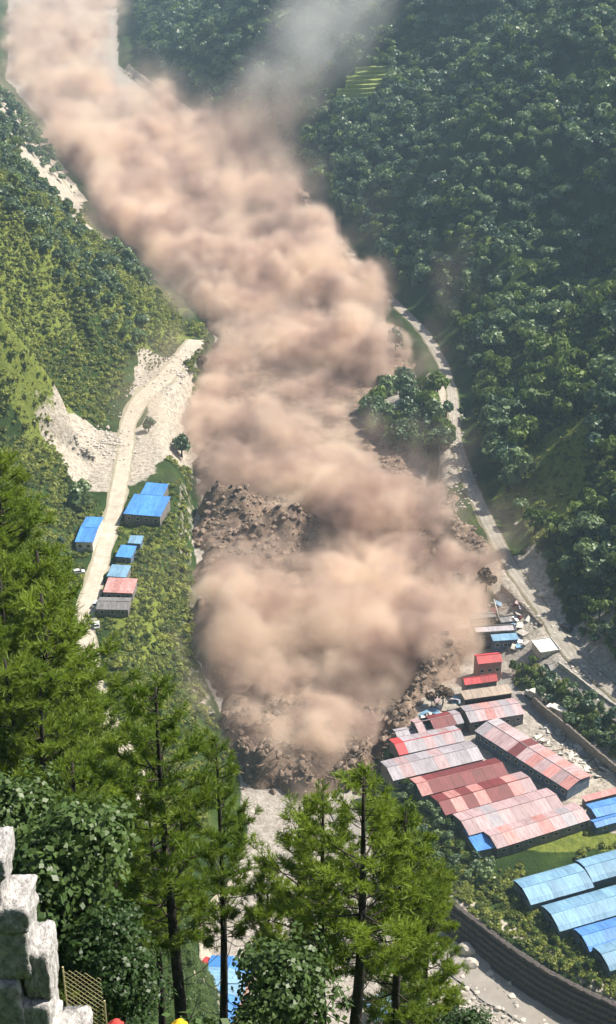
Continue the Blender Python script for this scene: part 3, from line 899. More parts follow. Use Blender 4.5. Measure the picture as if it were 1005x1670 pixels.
def wall_run(name, label, pts, top, base, thick, mat, seglen, courses=1, batter=0.0, cat='wall', jit=0.12, gap=0.04, piece='block'):
    """a wall of separate blocks or gabion baskets laid in courses along a line"""
    o = empty(name, (pts[0][0], pts[0][1], base))
    tag(o, label, cat)
    r = random.Random(len(pts) * 7 + courses)
    P = [Vector((p[0], p[1], 0)) for p in pts]
    # block variants: a box with an uneven face
    ch = (top - base) / courses
    vari = []
    for v in range(5):
        bm = bmesh.new()
        bmesh.ops.create_cube(bm, size=1.0)
        bmesh.ops.subdivide_edges(bm, edges=bm.edges[:], cuts=2, use_grid_fill=True)
        for vt in bm.verts:
            vt.co += Vector((r.uniform(-1, 1) * 0.05, r.uniform(-1, 1) * 0.10, r.uniform(-1, 1) * 0.06))
        me = bpy.data.meshes.new(piece); bm.to_mesh(me); bm.free(); me.materials.append(mat)
        vari.append(me)
    for c_ in range(courses):
        off = (c_ % 2) * seglen / 2
        acc = -off
        for a, b_ in zip(P[:-1], P[1:]):
            L = (b_ - a).length; d = (b_ - a) / L
            nrm = Vector((-d.y, d.x, 0))
            n = max(1, round(L / seglen))
            for i in range(n):
                s = (i + 0.5) * L / n
                q = a + d * s + nrm * batter * c_
                ob = link(piece, vari[r.randrange(5)], o, (q.x - P[0].x, q.y - P[0].y, ch * (c_ + 0.5)), (0, 0, math.atan2(d.y, d.x) + r.uniform(-.03, .03)))
                ob.scale = (L / n - gap, thick * r.uniform(1 - jit, 1 + jit), ch - gap)
    return o

m_gab = mat_simple('gabion_stone', (0.12, 0.10, 0.09), (0.035, 0.03, 0.028), 1.6, bstr=1.0, bscale=3.5, bdist=0.3)
m_stonew = mat_simple('wall_stone', (0.30, 0.25, 0.21), (0.13, 0.11, 0.09), 0.8, bstr=0.7, bscale=2.0, bdist=0.15)
gl = [tuple(atz(px, py, 5)[:2]) for px, py in [(690, 1452), (715, 1475), (760, 1510), (820, 1556), (880, 1596), (940, 1628), (1005, 1658), (1060, 1682)]]
wall_run('gabion_wall', 'dark stepped gabion wall along the grey river', gl, 5.6, -4.0, 1.5, m_gab, 2.6, 6, batter=0.7, gap=0.02, piece='gabion_basket')
wall_run('retaining_wall', 'dark retaining wall below the trees behind the debris yard', [tuple(at(px, py)[:2]) for px, py in [(868, 1150), (890, 1172), (930, 1204), (970, 1236), (1020, 1272)]], 9.5, 4, 0.8, m_stonew, 3.0, 2)
wall_run('roadside_wall', 'brown stone wall holding up the grey road above the ruined village', [tuple(at(px, py)[:2]) for px, py in [(818, 962), (840, 980), (862, 1000), (884, 1022)]], 15.2, 7, 0.9, m_stonew, 2.6, 3)
wall_run('roadside_parapet', 'low pale parapet on the outer edge of the grey road', [tuple(at(px, py)[:2]) for px, py in [(912, 1085), (940, 1106), (975, 1132), (1015, 1158)]], 14.6, 11.5, 0.7, m_conc, 3.0, 2)

# ---- loose stones, slabs and boulders
def rock_mesh(name, mat, seed, sub=2, flat=0.75):
    r = np.random.default_rng(seed)
    bm = bmesh.new(); bmesh.ops.create_icosphere(bm, subdivisions=sub, radius=1.0)
    k = r.standard_normal((7, 3)); k /= np.linalg.norm(k, axis=1, keepdims=True); lim = r.uniform(0.55, 0.85, 7)
    for v in bm.verts:
        p = np.array(v.co)
        for d_, l_ in zip(k, lim):
            q = p @ d_
            if q > l_: p = p - d_ * (q - l_) * 0.85
        p = p * (1 + r.uniform(-.05, .05)); v.co = (p[0] * 1.1, p[1], p[2] * flat)
    me = bpy.data.meshes.new(name); bm.to_mesh(me); bm.free(); me.materials.append(mat)
    return me

m_rock = mat_simple('pale_rock', (0.62, 0.57, 0.50), (0.34, 0.30, 0.26), 0.9, bstr=0.6, bscale=2.5, bdist=0.2)
m_rockd = mat_simple('grey_rock', (0.36, 0.33, 0.29), (0.16, 0.145, 0.13), 0.9, bstr=0.6, bscale=2.5, bdist=0.2)
ROCK = [rock_mesh('rock', m_rock, 300 + k) for k in range(4)]
ROCKD = [rock_mesh('rock', m_rockd, 310 + k) for k in range(3)]
ROCKS = [rock_mesh('rock', m_rock, 320 + k, 1) for k in range(3)] + [rock_mesh('rock', m_rockd, 330 + k, 1) for k in range(2)]


def stone(name, px, py, s, label, group=None, mesh=None, cat='boulder', sink=0.25, p=None):
    q = at(px, py) if p is None else p
    o = link(name, mesh or random.choice(ROCK), None, (q.x, q.y, q.z + s * (0.7 - sink) * .8), (random.uniform(-.2, .2), random.uniform(-.2, .2), random.uniform(0, 6.28)), (s, s * random.uniform(.8, 1.1), s * random.uniform(.8, 1)))
    return tag(o, label, cat, group)

stone('boulder', 761, 1553, 3.0, 'largest pale boulder beside the gabion wall', mesh=ROCK[0])
stone('boulder', 768, 1574, 2.4, 'second pale boulder just below the largest one', mesh=ROCK[1])
stone('boulder', 742, 1560, 1.3, 'grey boulder beside the largest pale boulder', mesh=ROCKD[0])
stone('boulder', 884, 973, 2.0, 'lone pale boulder on the forest side of the grey road', mesh=ROCK[2])
stone('boulder', 843, 856, 1.3, 'single white rock low on the green hillside above the road', mesh=ROCK[3])
r_ = random.Random(31)
for i in range(90):
    px, py = r_.uniform(690, 960), r_.uniform(1585, 1680)
    q = at(px, py)
    if q.x > XRR(q.y) - 2.5: continue
    stone('boulder', px, py, r_.choice((0.4, 0.5, 0.6, 0.7, 0.9, 1.1)), 'pale river boulder lying in the bouldery bar of the river', 'boulders on the river bar', mesh=r_.choice(ROCK + ROCKD[:1]))


def rubble(name, label, regions, n, seed, meshes, smin, smax):
    r = np.random.default_rng(seed)
    xs, ys = [], []
    for (cx, cy_, rx, ry), wgt in regions:
        k = int(n * wgt)
        th, q = r.uniform(0, 6.28, k), np.sqrt(r.uniform(0, 1, k))
        for a, b_ in zip(cx + rx * q * np.cos(th), cy_ + ry * q * np.sin(th)):
            xs.append(a); ys.append(b_)
    P = at_many(xs, ys)
    return stuff_instances(name, P[:, 0], P[:, 1], r.uniform(smin, smax, len(P)) ** 1.5, meshes, label, seed, 0.15)

rubble('river_stones', 'grey and pale stones covering the river bar', [((800, 1640, 110, 50), .4), ((620, 1500, 110, 90), .25), ((480, 1480, 90, 120), .2), ((740, 1590, 50, 30), .15)], 900, 51, ROCKS, 0.3, 0.85)
rubble('rubble', 'pale broken stone spilled beside the left road', [((160, 720, 45, 28), .45), ((250, 625, 50, 25), .2), ((200, 700, 30, 60), .15), ((300, 590, 25, 25), .2)], 420, 52, ROCKS[:3], 0.4, 1.1)
rubble('rubble', 'pale debris and stones spread over the yard', [((930, 1215, 70, 40), .4), ((960, 1250, 45, 25), .2), ((820, 1015, 60, 40), .25), ((950, 1085, 40, 20), .15)], 420, 53, ROCKS, 0.35, 0.85)
rubble('rubble', 'pale debris along the roadside at the foot of the forest', [((740, 700, 18, 60), .5), ((755, 790, 25, 40), .3), ((900, 1010, 30, 25), .1), ((975, 1095, 30, 14), .1)], 260, 54, ROCKS, 0.4, 1.0)

mb = MB(); mb.box(-1, 1, -.5, .5, -.08, .08); SLAB = mb.mesh('slab', [m_conc])
mb = MB(); mb.box(-1, 1, -.5, .5, -.08, .08); SLABW = mb.mesh('slab', [m_wallw])
mb = MB(); mb.box(-1, 1, -.06, .06, -.05, .05); PLANK = mb.mesh('plank', [m_wood])
r_ = random.Random(77)
for i in range(70):
    px, py = r_.uniform(868, 1000), r_.uniform(1185, 1275)
    if (py - 1185) < (px - 1000) * 0.75 + 60 or py > 1190 + (px - 850) * 0.72: continue
    q = at(px, py)
    s = r_.uniform(0.8, 2.0)
    o = link('debris_slab', r_.choice((SLAB, SLABW, SLABW)), None, (q.x, q.y, q.z + 0.25), (r_.uniform(-.35, .35), r_.uniform(-.35, .35), r_.uniform(0, 3.14)), (s, s * r_.uniform(.6, 1.6), 1.5))
    tag(o, 'broken pale slab lying flat in the debris yard', 'slab', 'broken slabs in the yard')
for i in range(34):
    px, py = r_.uniform(872, 995), r_.uniform(1190, 1272)
    if py > 1195 + (px - 850) * 0.70 or py < 1165 + (px - 900) * .8: continue
    q = at(px, py); s = r_.uniform(1.2, 2.6)
    o = link('debris_beam', PLANK, None, (q.x, q.y, q.z + 0.7), (r_.uniform(-.2, .2), r_.uniform(-.3, .3), r_.uniform(0, 3.14)), (s, 2.2, 2.2))
    tag(o, 'loose brown timber lying in the debris yard', 'timber', 'timbers in the yard')
for i, (px, py) in enumerate([(756, 1002), (776, 1046), (786, 1012), (822, 1028), (848, 1022), (852, 1034), (862, 1012), (838, 1012), (758, 1040), (745, 1010), (842, 1058), (830, 1052), (858, 1050), (846, 1004)]):
    q = at(px, py); s = 1.4 + (i % 3) * .5
    o = link('debris_slab', (SLABW, SLAB)[i % 2], None, (q.x, q.y, q.z + 0.6), (r_.uniform(-.4, .4), r_.uniform(-.4, .4), r_.uniform(0, 3.14)), (s, s * 1.3, 2.5))
    tag(o, 'broken slab among the ruined village buildings', 'slab', 'slabs in the ruined village')
SHEET = {k: MB().add([(-1, -.6, 0), (0, -.6, .12), (1, -.6, 0), (-1, .6, .05), (0, .6, .18), (1, .6, .02), (-1, -.6, .05), (0, -.6, .17), (1, -.6, .05), (-1, .6, .1), (0, .6, .23), (1, .6, .07)],
                     [(0, 3, 4, 1), (1, 4, 5, 2), (6, 7, 10, 9), (7, 8, 11, 10), (0, 1, 7, 6), (1, 2, 8, 7), (3, 9, 10, 4), (4, 10, 11, 5), (0, 6, 9, 3), (2, 5, 11, 8)]).mesh('sheet', [MT[k]]) for k in ('grey', 'pale', 'sky', 'maroon', 'white')}
for i in range(60):
    if i < 34: px, py, lb, g = r_.uniform(740, 862), r_.uniform(985, 1062), 'torn roof sheet scattered through the ruined village', 'roof sheets in the ruined village'
    else: px, py, lb, g = r_.uniform(690, 760), r_.uniform(1140, 1195), 'torn roof sheet beside the broken sheds at the flow edge', 'roof sheets at the broken sheds'
    q = at(px, py); s = r_.uniform(.8, 1.9)
    o = link('roof_sheet', SHEET[r_.choice(list(SHEET))], None, (q.x, q.y, q.z + r_.uniform(.3, 1.0)), (r_.uniform(-.4, .4), r_.uniform(-.4, .4), r_.uniform(0, 6)), (s, s, s))
    tag(o, lb, 'roof sheet', g)
# leaning white beam
a, b_ = at(815, 1014), at(800, 1000)
mb = MB(); mb.tube([(0, 0, 0), (-2.4, 3.0, 9.0)], [0.55, 0.22], 6)
tag(link('white_beam', mb.mesh('white_beam', [m_wallw], True), None, (a.x, a.y, a.z - 0.5)), 'tall white beam leaning over the ruined village', 'beam')

# ---- vehicles
m_tyre = mat_simple('tyre', (0.02, 0.02, 0.02), (0.012, 0.012, 0.012), 3, 0.9)
m_glass = mat_simple('vehicle_glass', (0.03, 0.04, 0.05), (0.02, 0.025, 0.03), 1, 0.08, spec=0.6)
def vehicle(kind, label, px, py, rz, col, p=None):
    q = at(px, py) if p is None else p
    o = empty('truck' if kind == 'truck' else 'car', (q.x, q.y, q.z + 0.05), rz)
    o.scale = (1.25, 1.25, 1.25)
    mp = mat_simple('vehicle_paint', col, tuple(c * .8 for c in col), 1.0, 0.35, spec=0.5)
    def sec(name, prof, hw, mat, taper=0.0):
        n = len(prof); vs_ = []
        for s in (-1, 1):
            for (x_, z_) in prof: vs_.append((x_, s * (hw - taper * max(0, z_ - 0.9)), z_))
        fs_ = [tuple(range(n))[::-1], tuple(range(n, 2 * n))] + [(i, (i + 1) % n, n + (i + 1) % n, n + i) for i in range(n)]
        return link(name, MB().add(vs_, fs_).mesh(name, [mat]), o)
    if kind == 'truck':
        sec('cab', [(1.6, .5), (3.0, .5), (3.05, 1.3), (2.75, 2.3), (1.65, 2.35)], 1.05, mp)
        sec('windscreen', [(3.06, 1.32), (3.09, 1.32), (2.82, 2.2), (2.78, 2.2)], .92, m_glass)
        sec('cargo_box', [(-3.2, .75), (1.5, .75), (1.5, 2.9), (-3.2, 2.9)], 1.15, m_wallw)
        sec('chassis', [(-3.1, .5), (1.55, .5), (1.55, .72), (-3.1, .72)], .8, m_tyre)
        ax = (2.3, -2.2); wr = .48; hw = 1.0
    else:
        sec('body', [(-2.1, .35), (2.1, .35), (2.15, .8), (1.2, 1.0), (-2.0, 1.05), (-2.15, .8)], .88, mp)
        sec('cabin', [(-1.9, 1.02), (1.15, .98), (.45, 1.52), (-1.5, 1.55)], .84, m_glass, .25)
        sec('roof', [(-1.5, 1.555), (.45, 1.525), (.42, 1.6), (-1.45, 1.63)], .70, mp)
        ax = (1.35, -1.35); wr = .34; hw = .86
    wmb = MB().tube([(0, -.13, 0), (0, .13, 0)], wr, 12); wm = wmb.mesh('wheel', [m_tyre])
    for x_ in ax:
        for s in (-1, 1): link('wheel', wm, o, (x_, s * hw, wr))
    return tag(o, label, 'truck' if kind == 'truck' else 'car')

vehicle('car', 'dark car parked on the forest side of the grey road', 924, 1026, R(120), (0.05, 0.055, 0.065))
vehicle('truck', 'white box truck parked below the retaining wall', 906, 1166, R(138), (0.7, 0.68, 0.64))
vehicle('truck', 'small white truck parked at the upper end of the grey lane', 872, 1140, R(135), (0.62, 0.6, 0.56))
vehicle('car', 'white car on the pale road below the terrace village', 158, 1022, R(100), (0.75, 0.74, 0.72))
vehicle('car', 'white car parked beside the slate roofed house', 158, 988, R(80), (0.75, 0.74, 0.72))
vehicle('car', 'white car parked across the pale road below the blue roof', 128, 936, R(20), (0.7, 0.69, 0.67))

# ---- terraced field on the mountain side
m_field = mat_simple('field_crop', (0.34, 0.38, 0.08), (0.18, 0.25, 0.05), 0.3)
tfp = at(582, 140)
tf = empty('terraced_field', tfp)
tag(tf, 'small yellow green terraced field on the dark forested slope', 'field')
for k in range(8):
    rowp = at_many(np.linspace(548 + k * 5 - (k % 3) * 4, 600 + k * 6 + (k % 2) * 5, 13), np.full(13, 164 - k * 7.0) + np.sin(np.linspace(0, 3, 13) + k * .3) * 1.5)
    rowq = at_many(np.linspace(548 + k * 5 - (k % 3) * 4, 600 + k * 6 + (k % 2) * 5, 13), np.full(13, 159.5 - k * 7.0) + np.sin(np.linspace(0, 3, 13) + k * .3) * 1.5)
    vs_, fs_ = [], []
    for p_, q_ in zip(rowp, rowq):
        zt_ = max(p_[2], q_[2]) + 1.2
        for (c_, z_) in ((p_, zt_ - 4.5), (p_, zt_), (q_, zt_ + .1), (q_, zt_ - 3)): vs_.append((c_[0] - tfp.x, c_[1] - tfp.y, z_ - tfp.z))
    for i in range(12):
        for j in range(3): fs_.append((i * 4 + j, i * 4 + j + 4, i * 4 + j + 5, i * 4 + j + 1))
    link('terrace', MB().add(vs_, fs_).mesh('terrace', [m_field]), tf)
# ------------------------------------------------------------------ trees one can point at
BROWN = mat_leaf('dusty_leaf', (0.11, 0.075, 0.05), (0.24, 0.17, 0.115), 0.15)
CROWND = [crown_mesh('dusty_crown', BROWN, 160 + k, 3.0, 2.8, 330, 0.6, 9) for k in range(2)]
DENSE = [crown_mesh('dense_crown', m_forest, 170 + k, 3.2, 3.6, 700, 0.5, 13) for k in range(3)]


def in_poly(px, py, poly):
    c_ = False
    for (ax, ay), (bx, by) in zip(poly, poly[1:] + poly[:1]):
        if (ay > py) != (by > py) and px < (bx - ax) * (py - ay) / (by - ay) + ax: c_ = not c_
    return c_


def scatter_poly(poly, n, seed, mind):
    r = random.Random(seed)
    xs = [p[0] for p in poly]; ys = [p[1] for p in poly]; out = []; cells = set()
    for _ in range(n * 40):
        p = (r.uniform(min(xs), max(xs)), r.uniform(min(ys), max(ys)))
        if not in_poly(*p, poly): continue
        if mind > 8:
            if any((p[0] - q[0]) ** 2 + (p[1] - q[1]) ** 2 < mind * mind for q in out): continue
        else:
            c_ = (int(p[0] / mind), int(p[1] / mind))
            if c_ in cells: continue
            cells.add(c_)
        out.append(p)
        if len(out) >= n: break
    return out


def tree_at(px, py, s, label, name='broadleaf_tree', crowns=CROWN, group=None, zs=1.0, lift=4.6, r=rr_):
    q = at(px, py)
    return tag(tree(q.x, q.y, s, crowns=crowns, r=r, name=name, zs=zs, lift=lift), label, 'tree', group)

tree_at(133, 836, 2.1, 'big dark tree between the rubble fan and the roadside blue roof', crowns=DENSE)
tree_at(297, 746, 1.9, 'small tree standing alone in the edge of the dust', crowns=DENSE, lift=3.6)
tree_at(243, 704, 1.25, 'bushy tree at the road bend above the large blue house', crowns=DENSE, lift=3.4)
tree_at(645, 578, 1.5, 'lone tree standing in dust above the wooded knoll', crowns=DENSE, zs=1.5)
for i, (px, py) in enumerate(scatter_poly([(592, 690), (606, 640), (645, 618), (690, 628), (722, 630), (730, 690), (722, 745), (690, 765), (660, 745), (615, 720)], 36, 4, 13)):
    tree_at(px, py, 1.45 + 0.25 * (i % 4), 'tree in the clump on the knoll rising out of the dust', 'knoll_tree', DENSE + CROWNB[:1], 'trees on the wooded knoll', lift=3.2)
for px, py, s, lb in [(792, 966, 1.6, 'tall dust browned tree at the upper end of the ruined village'), (748, 970, 1.35, 'dust browned tree left of the tall one above the ruined village'), (768, 964, 1.0, 'short dust browned tree between two taller ones'),
                      (722, 1150, 1.2, 'brown tree swept against the broken shed'), (704, 1154, .9, 'smaller brown tree swept beside the broken shed'), (330, 604, 1.3, 'dust browned tree beside the road end'), (342, 640, 1.0, 'low dust browned tree in the cloud below the road end')]:
    tree_at(px, py, s, lb, 'dusty_tree', CROWND)

for poly, n, md, sz, lb, g in [
    ([(830, 1090), (870, 1085), (905, 1110), (945, 1130), (1005, 1180), (1030, 1215), (1000, 1235), (955, 1205), (900, 1165), (850, 1130)], 46, 13, .75, 'dark green tree between the grey road and the retaining wall', 'trees below the grey road'),
    ([(650, 1275), (690, 1300), (745, 1350), (755, 1400), (800, 1410), (790, 1440), (720, 1430), (690, 1400), (660, 1340)], 34, 14, .62, 'dark tree on the bank between the long sheds and the river', 'trees on the bank below the sheds'),
    ([(880, 1000), (905, 960), (950, 1000), (1000, 1050), (1005, 1080), (950, 1050), (930, 1010)], 12, 14, .7, 'green tree at the roadside under the forest', 'roadside trees under the forest'),
    ([(785, 1465), (840, 1470), (900, 1510), (950, 1550), (1000, 1590), (990, 1620), (900, 1570), (830, 1510)], 24, 15, .42, 'low leafy tree on the bank between the gabion wall and the blue halls', 'low trees on the gabion bank'),
    ([(100, 890), (118, 900), (124, 960), (110, 1010), (85, 1000), (90, 930)], 12, 12, .6, 'dark tree on the uphill side of the pale road', 'trees above the pale road'),
    ([(225, 870), (275, 850), (292, 930), (300, 1030), (330, 1100), (270, 1090), (210, 1040), (220, 960)], 26, 15, .45, 'green tree on the steep bank between the terrace village and the flow', 'trees on the bank below the village'),
    ([(160, 1060), (230, 1080), (300, 1120), (360, 1180), (330, 1250), (240, 1240), (200, 1180)], 34, 15, .5, 'green tree on the slope below the end of the terrace village', 'trees on the slope below the village'),
]:
    for px, py in scatter_poly(poly, n, n, md):
        q = at(px, py)
        if (dist_poly(q.x, q.y, RIGHT_ROAD) < 6) or (dist_poly(q.x, q.y, LEFT_ROAD) < 5): continue
        t = tree(q.x, q.y, sz * rr_.uniform(.7, 1.3), crowns=(CROWN + CROWNB) if sz > .5 else CROWNB, r=rr_, name='broadleaf_tree', lift=3.9)
        tag(t, lb, 'tree', g)

# scrub on the benches and banks
pts = []
for poly, n, sd in [([(640, 1260), (700, 1300), (760, 1400), (860, 1395), (1005, 1345), (1010, 1385), (840, 1430), (900, 1510), (1010, 1600), (1005, 1630), (850, 1550), (760, 1480), (700, 1440), (660, 1380), (640, 1320)], 700, 71),
                    ([(830, 1090), (870, 1080), (1005, 1180), (1010, 1240), (950, 1200), (850, 1130)], 260, 72),
                    ([(140, 1050), (230, 1040), (310, 1110), (390, 1250), (300, 1400), (230, 1330), (170, 1120)], 700, 73),
                    ([(100, 780), (125, 880), (120, 980), (80, 1010), (60, 900)], 160, 74),
                    ([(215, 860), (285, 840), (300, 1040), (200, 1050), (215, 990)], 300, 75),
                    ([(95, 840), (150, 800), (300, 780), (315, 1000), (240, 1060), (140, 1050), (105, 1000)], 700, 76)]:
    pts += scatter_poly(poly, n, sd, 3.0)
pts = [p for p in pts if not (p[0] > 795 and abs(p[1] - (1388 - (p[0] - 900) * .26)) < 11)]
P_ = at_many([p[0] for p in pts], [p[1] for p in pts])
ok = (dist_poly(P_[:, 0], P_[:, 1], LEFT_ROAD) > 5) & (dist_poly(P_[:, 0], P_[:, 1], RIGHT_ROAD) > 5)
ok &= np.exp(-(((P_[:, 0] + 90) / 27) ** 2 + ((P_[:, 1] - 596) / 36) ** 2)) < .38
P_ = P_[ok]
P_ = P_[np.array([all((p[0] - h[0]) ** 2 + (p[1] - h[1]) ** 2 > (h[2] * .85 + 1) ** 2 for h in HOUSES) for p in P_])]
stuff_instances('shrubbery', P_[:, 0], P_[:, 1], np.random.default_rng(3).uniform(.5, 1.25, len(P_)), SHRUB, 'scrub on the banks around the sheds and the terrace', 12)

# ------------------------------------------------------------------ the debris flow itself
m_mud, nt, b = new_mat('mud')
n2 = noise_node(nt, 0.25, 6, 0.7)
nt.links.new(ramp(nt, n2, [(0.3, (0.07, 0.045, 0.032)), (0.5, (0.19, 0.13, 0.09)), (0.72, (0.36, 0.26, 0.185))]), b.inputs['Base Color'])
b.inputs['Roughness'].default_value = 0.8
bump(nt, b, noise_node(nt, 0.8, 6, 0.75), 1.0, 0.8)
xs = np.arange(-70, 80, 1.1); ys = np.concatenate([np.arange(372, 480, 1.1), np.arange(480, 760, 1.8), np.arange(760, 1300, 5)])
MX, MY = np.meshgrid(xs, ys)
MX = MX + np.interp(MY, [760, 1300], [0, -95])
sd = sst(-6, 5, MX - XRL(MY) - 1 + fbm2(MX, MY, 12, 3, 5) * 4) * sst(-2, 9, tab([(372, 14), (395, 30), (420, 44), (450, 60), (520, 74), (560, 70), (640, 52), (760, 60), (1300, -40)])(MY) - MX + fbm2(MX, MY, 12, 3, 6) * 5)
frontm = sst(376, 386, MY + fbm2(MX, MY, 16, 3, 8) * 5)
rdg = 1 - np.abs(fbm2(MX, MY, 16, 4, 14)) * 1.6
mh = 3.0 + (3.2 * rdg + 2.2 * fbm2(MX, MY, 5, 3, 15)) * (0.25 + 0.75 * sst(450, 415, MY))
mh = mh + 6 * np.exp(-((MX - 16) / 13) ** 2 - ((MY - 392) / 8) ** 2) + 4 * np.exp(-((MX + 14) / 6) ** 2 - ((MY - 388) / 6) ** 2)
for cx, cy_, rx, ry, hh in ((-40, 577, 12, 9, 9), (-28, 569, 11, 8, 8), (-17, 552, 12, 7, 10), (-4, 556, 10, 4, 8), (8, 552, 6, 4, 5), (-46, 492, 5, 6, 8), (-3, 474, 8, 6, 4), (48, 450, 10, 10, 7), (62, 640, 10, 20, 5)):
    mh = mh + hh * np.exp(-((MX - cx) / rx) ** 2 - ((MY - cy_) / ry) ** 2) * (1 + 0.3 * fbm2(MX, MY, 7, 3, 16))
MZ = np.maximum(floor_z(MY), np.where(MX > XRR(MY), height(MX, MY), -99)) - 2.5 + (mh + 2.5) * sd * frontm
nx_ = len(xs)
ii = np.arange(len(ys) - 1)[:, None] * nx_ + np.arange(nx_ - 1)[None, :]
mf = np.stack([ii, ii + 1, ii + nx_ + 1, ii + nx_], -1).reshape(-1, 4)
act = (sd * frontm).ravel() > 0.02
mf = mf[act[mf].any(1)]
tag(link('mud_flow', mesh_np('mud_flow', np.stack([MX, MY, MZ], -1).reshape(-1, 3), mf, [m_mud], True)), 'churning brown mud and debris filling the river bed', kind='stuff')


def mud_z(x, y):
    i = int(np.argmin(np.abs(ys - y))); j = int(np.argmin(np.abs(MX[i] - x)))
    return max(float(MZ[i, j]), gz(x, y))

# broken trunks carried by the flow
m_log = mat_simple('muddy_wood', (0.26, 0.18, 0.125), (0.10, 0.07, 0.05), 1.5)
LOGS = []
for k in range(4):
    r = random.Random(k + 60); mb = MB()
    L = r.uniform(4, 7); pts_ = [Vector((L * (i / 4 - .5), r.uniform(-.25, .25), r.uniform(-.2, .2))) for i in range(5)]
    mb.tube(pts_, [.34, .32, .27, .22, .13], 7)
    for j in range(4):
        p = pts_[r.randrange(1, 5)]; a = r.uniform(0, 6.28)
        mb.tube([p, p + Vector((.6, math.cos(a) * 1.0, math.sin(a) * 1.0)), p + Vector((.9, math.cos(a) * 1.9, math.sin(a) * 2.0))], [.12, .08, .03], 5)
    for j in range(5):
        a = j * 1.26
        mb.tube([pts_[0], pts_[0] + Vector((-.6, math.cos(a) * .7, math.sin(a) * .7))], [.14, .04], 5)
    LOGS.append(mb.mesh('log', [m_log], True))
r_ = random.Random(9)
for i in range(110):
    if i < 62: x_, y_ = r_.uniform(2, 30), r_.uniform(381, 398)
    elif i < 74: x_, y_ = r_.uniform(-22, -6), r_.uniform(382, 394)
    elif i < 92: x_, y_ = r_.uniform(30, 54), r_.uniform(402, 455)
    else: x_, y_ = r_.uniform(-46, 2), r_.uniform(546, 584)
    o = link('log', LOGS[i % 4], None, (x_, y_, mud_z(x_, y_) + r_.uniform(-.1, .9)), (r_.uniform(-.4, .4), r_.uniform(-1.1, .5), r_.uniform(0, 6.28)), None)
    s = r_.uniform(.5, 1.15); o.scale = (s, s, s)
    g = ('broken tree trunk churned up in the front of the debris flow', 'trunks in the flow front') if i < 74 else (('broken tree trunk beside the red roofed houses at the flow edge', 'trunks at the flow edge') if i < 92 else ('broken tree trunk on the dark mud mounds in mid flow', 'trunks on the mud mounds'))
    tag(o, g[0], 'log', g[1])
m_rockm = mat_simple('muddy_rock', (0.30, 0.22, 0.165), (0.13, 0.095, 0.07), 0.9, bstr=0.6, bscale=2.5, bdist=0.2)
ROCKM = [rock_mesh('rock', m_rockm, 340 + k) for k in range(3)]
for i in range(70):
    if i < 40: x_, y_ = r_.uniform(-22, 34), r_.uniform(379, 400)
    else: x_, y_ = r_.uniform(-50, 6), r_.uniform(544, 588)
    s = r_.uniform(.6, 1.8)
    o = link('boulder', ROCKM[i % 3], None, (x_, y_, mud_z(x_, y_) + .2), (r_.uniform(0, 1), r_.uniform(0, 1), r_.uniform(0, 6)), (s, s, s))
    tag(o, 'mud coated boulder rolling in the front of the debris flow' if i < 40 else 'mud coated boulder on the dark mounds in mid flow', 'boulder', 'boulders in the flow front' if i < 40 else 'boulders on the mud mounds')

# smaller stones and splintered wood all over the churning surface
mb = MB().tube([(-.9, 0, 0), (0, .1, .12), (.9, -.05, 0)], [.1, .09, .04], 5); STICK = mb.mesh('stick', [m_log])
RSM = [rock_mesh('rock', m_rockm, 350 + k, 1) for k in range(3)] + [rock_mesh('rock', mat_simple('wet_rock', (0.10, 0.07, 0.052), (0.04, 0.03, 0.022), 1.0), 360, 1), STICK, STICK]
vv_ = np.stack([MX, MY, MZ], -1)
sel = (sd * frontm > .45) & (MY < 720) & ((MY < 425) | (np.hypot((MX + 20) / 32, (MY - 560) / 28) < 1) | (MX > 36))
cand = vv_[sel]; r8 = np.random.default_rng(8)
cand = cand[r8.choice(len(cand), min(6500, len(cand)), replace=False)] + r8.uniform(-.5, .5, (min(6500, len(cand)), 3)) * np.array([1, 1, .5])
stuff_instances('debris', cand[:, 0], cand[:, 1], 0.16 + r8.uniform(0, 1.0, len(cand)) ** 4 * 1.9, RSM, 'muddy stones and splintered wood churned over by the flow', 18, 0.1, Z=cand[:, 2])

# grey river below the gabion wall
m_water, nt, b = new_mat('river_water')
nt.links.new(ramp(nt, noise_node(nt, 0.08, 5, 0.6), [(0.3, (0.20, 0.175, 0.15)), (0.7, (0.33, 0.30, 0.265))]), b.inputs['Base Color'])
b.inputs['Roughness'].default_value = 0.25
bump(nt, b, noise_node(nt, 0.9, 4, 0.6), 0.25, 0.3)
RIV = [(12, 372), (14, 350), (20, 338), (29, 322), (42, 305), (58, 290), (76, 272), (92, 256)]
drape('river', RIV, lambda p: 9 + 5 * float(sst(330, 290, p.y)), m_water, 0.45, 'grey brown river beside the gabion wall', n_across=6, wob=1.2)
drape('path', [tuple(at(px, py)[:2]) for px, py in [(405, 1420), (380, 1440), (335, 1500), (300, 1570), (270, 1620), (250, 1680)]], 4.0, m_road, 0.25, 'pale dirt path between the pines and the riverside house', wob=.6)

# ------------------------------------------------------------------ pines and bushes on the viewer's hill
m_pbark = mat_simple('pine_bark', (0.055, 0.045, 0.038), (0.02, 0.017, 0.014), 4.0, 0.95, bstr=.6, bscale=8, bdist=.05)
m_needle = mat_leaf('pine_needle', (0.06, 0.125, 0.012), (0.27, 0.36, 0.04), 0.48, rough=0.5, scale=0.45, rnd=0.25)
m_fleaf = mat_leaf('glossy_leaf', (0.02, 0.05, 0.012), (0.10, 0.16, 0.04), 0.25, rough=0.45, spec=0.35, scale=1.2)


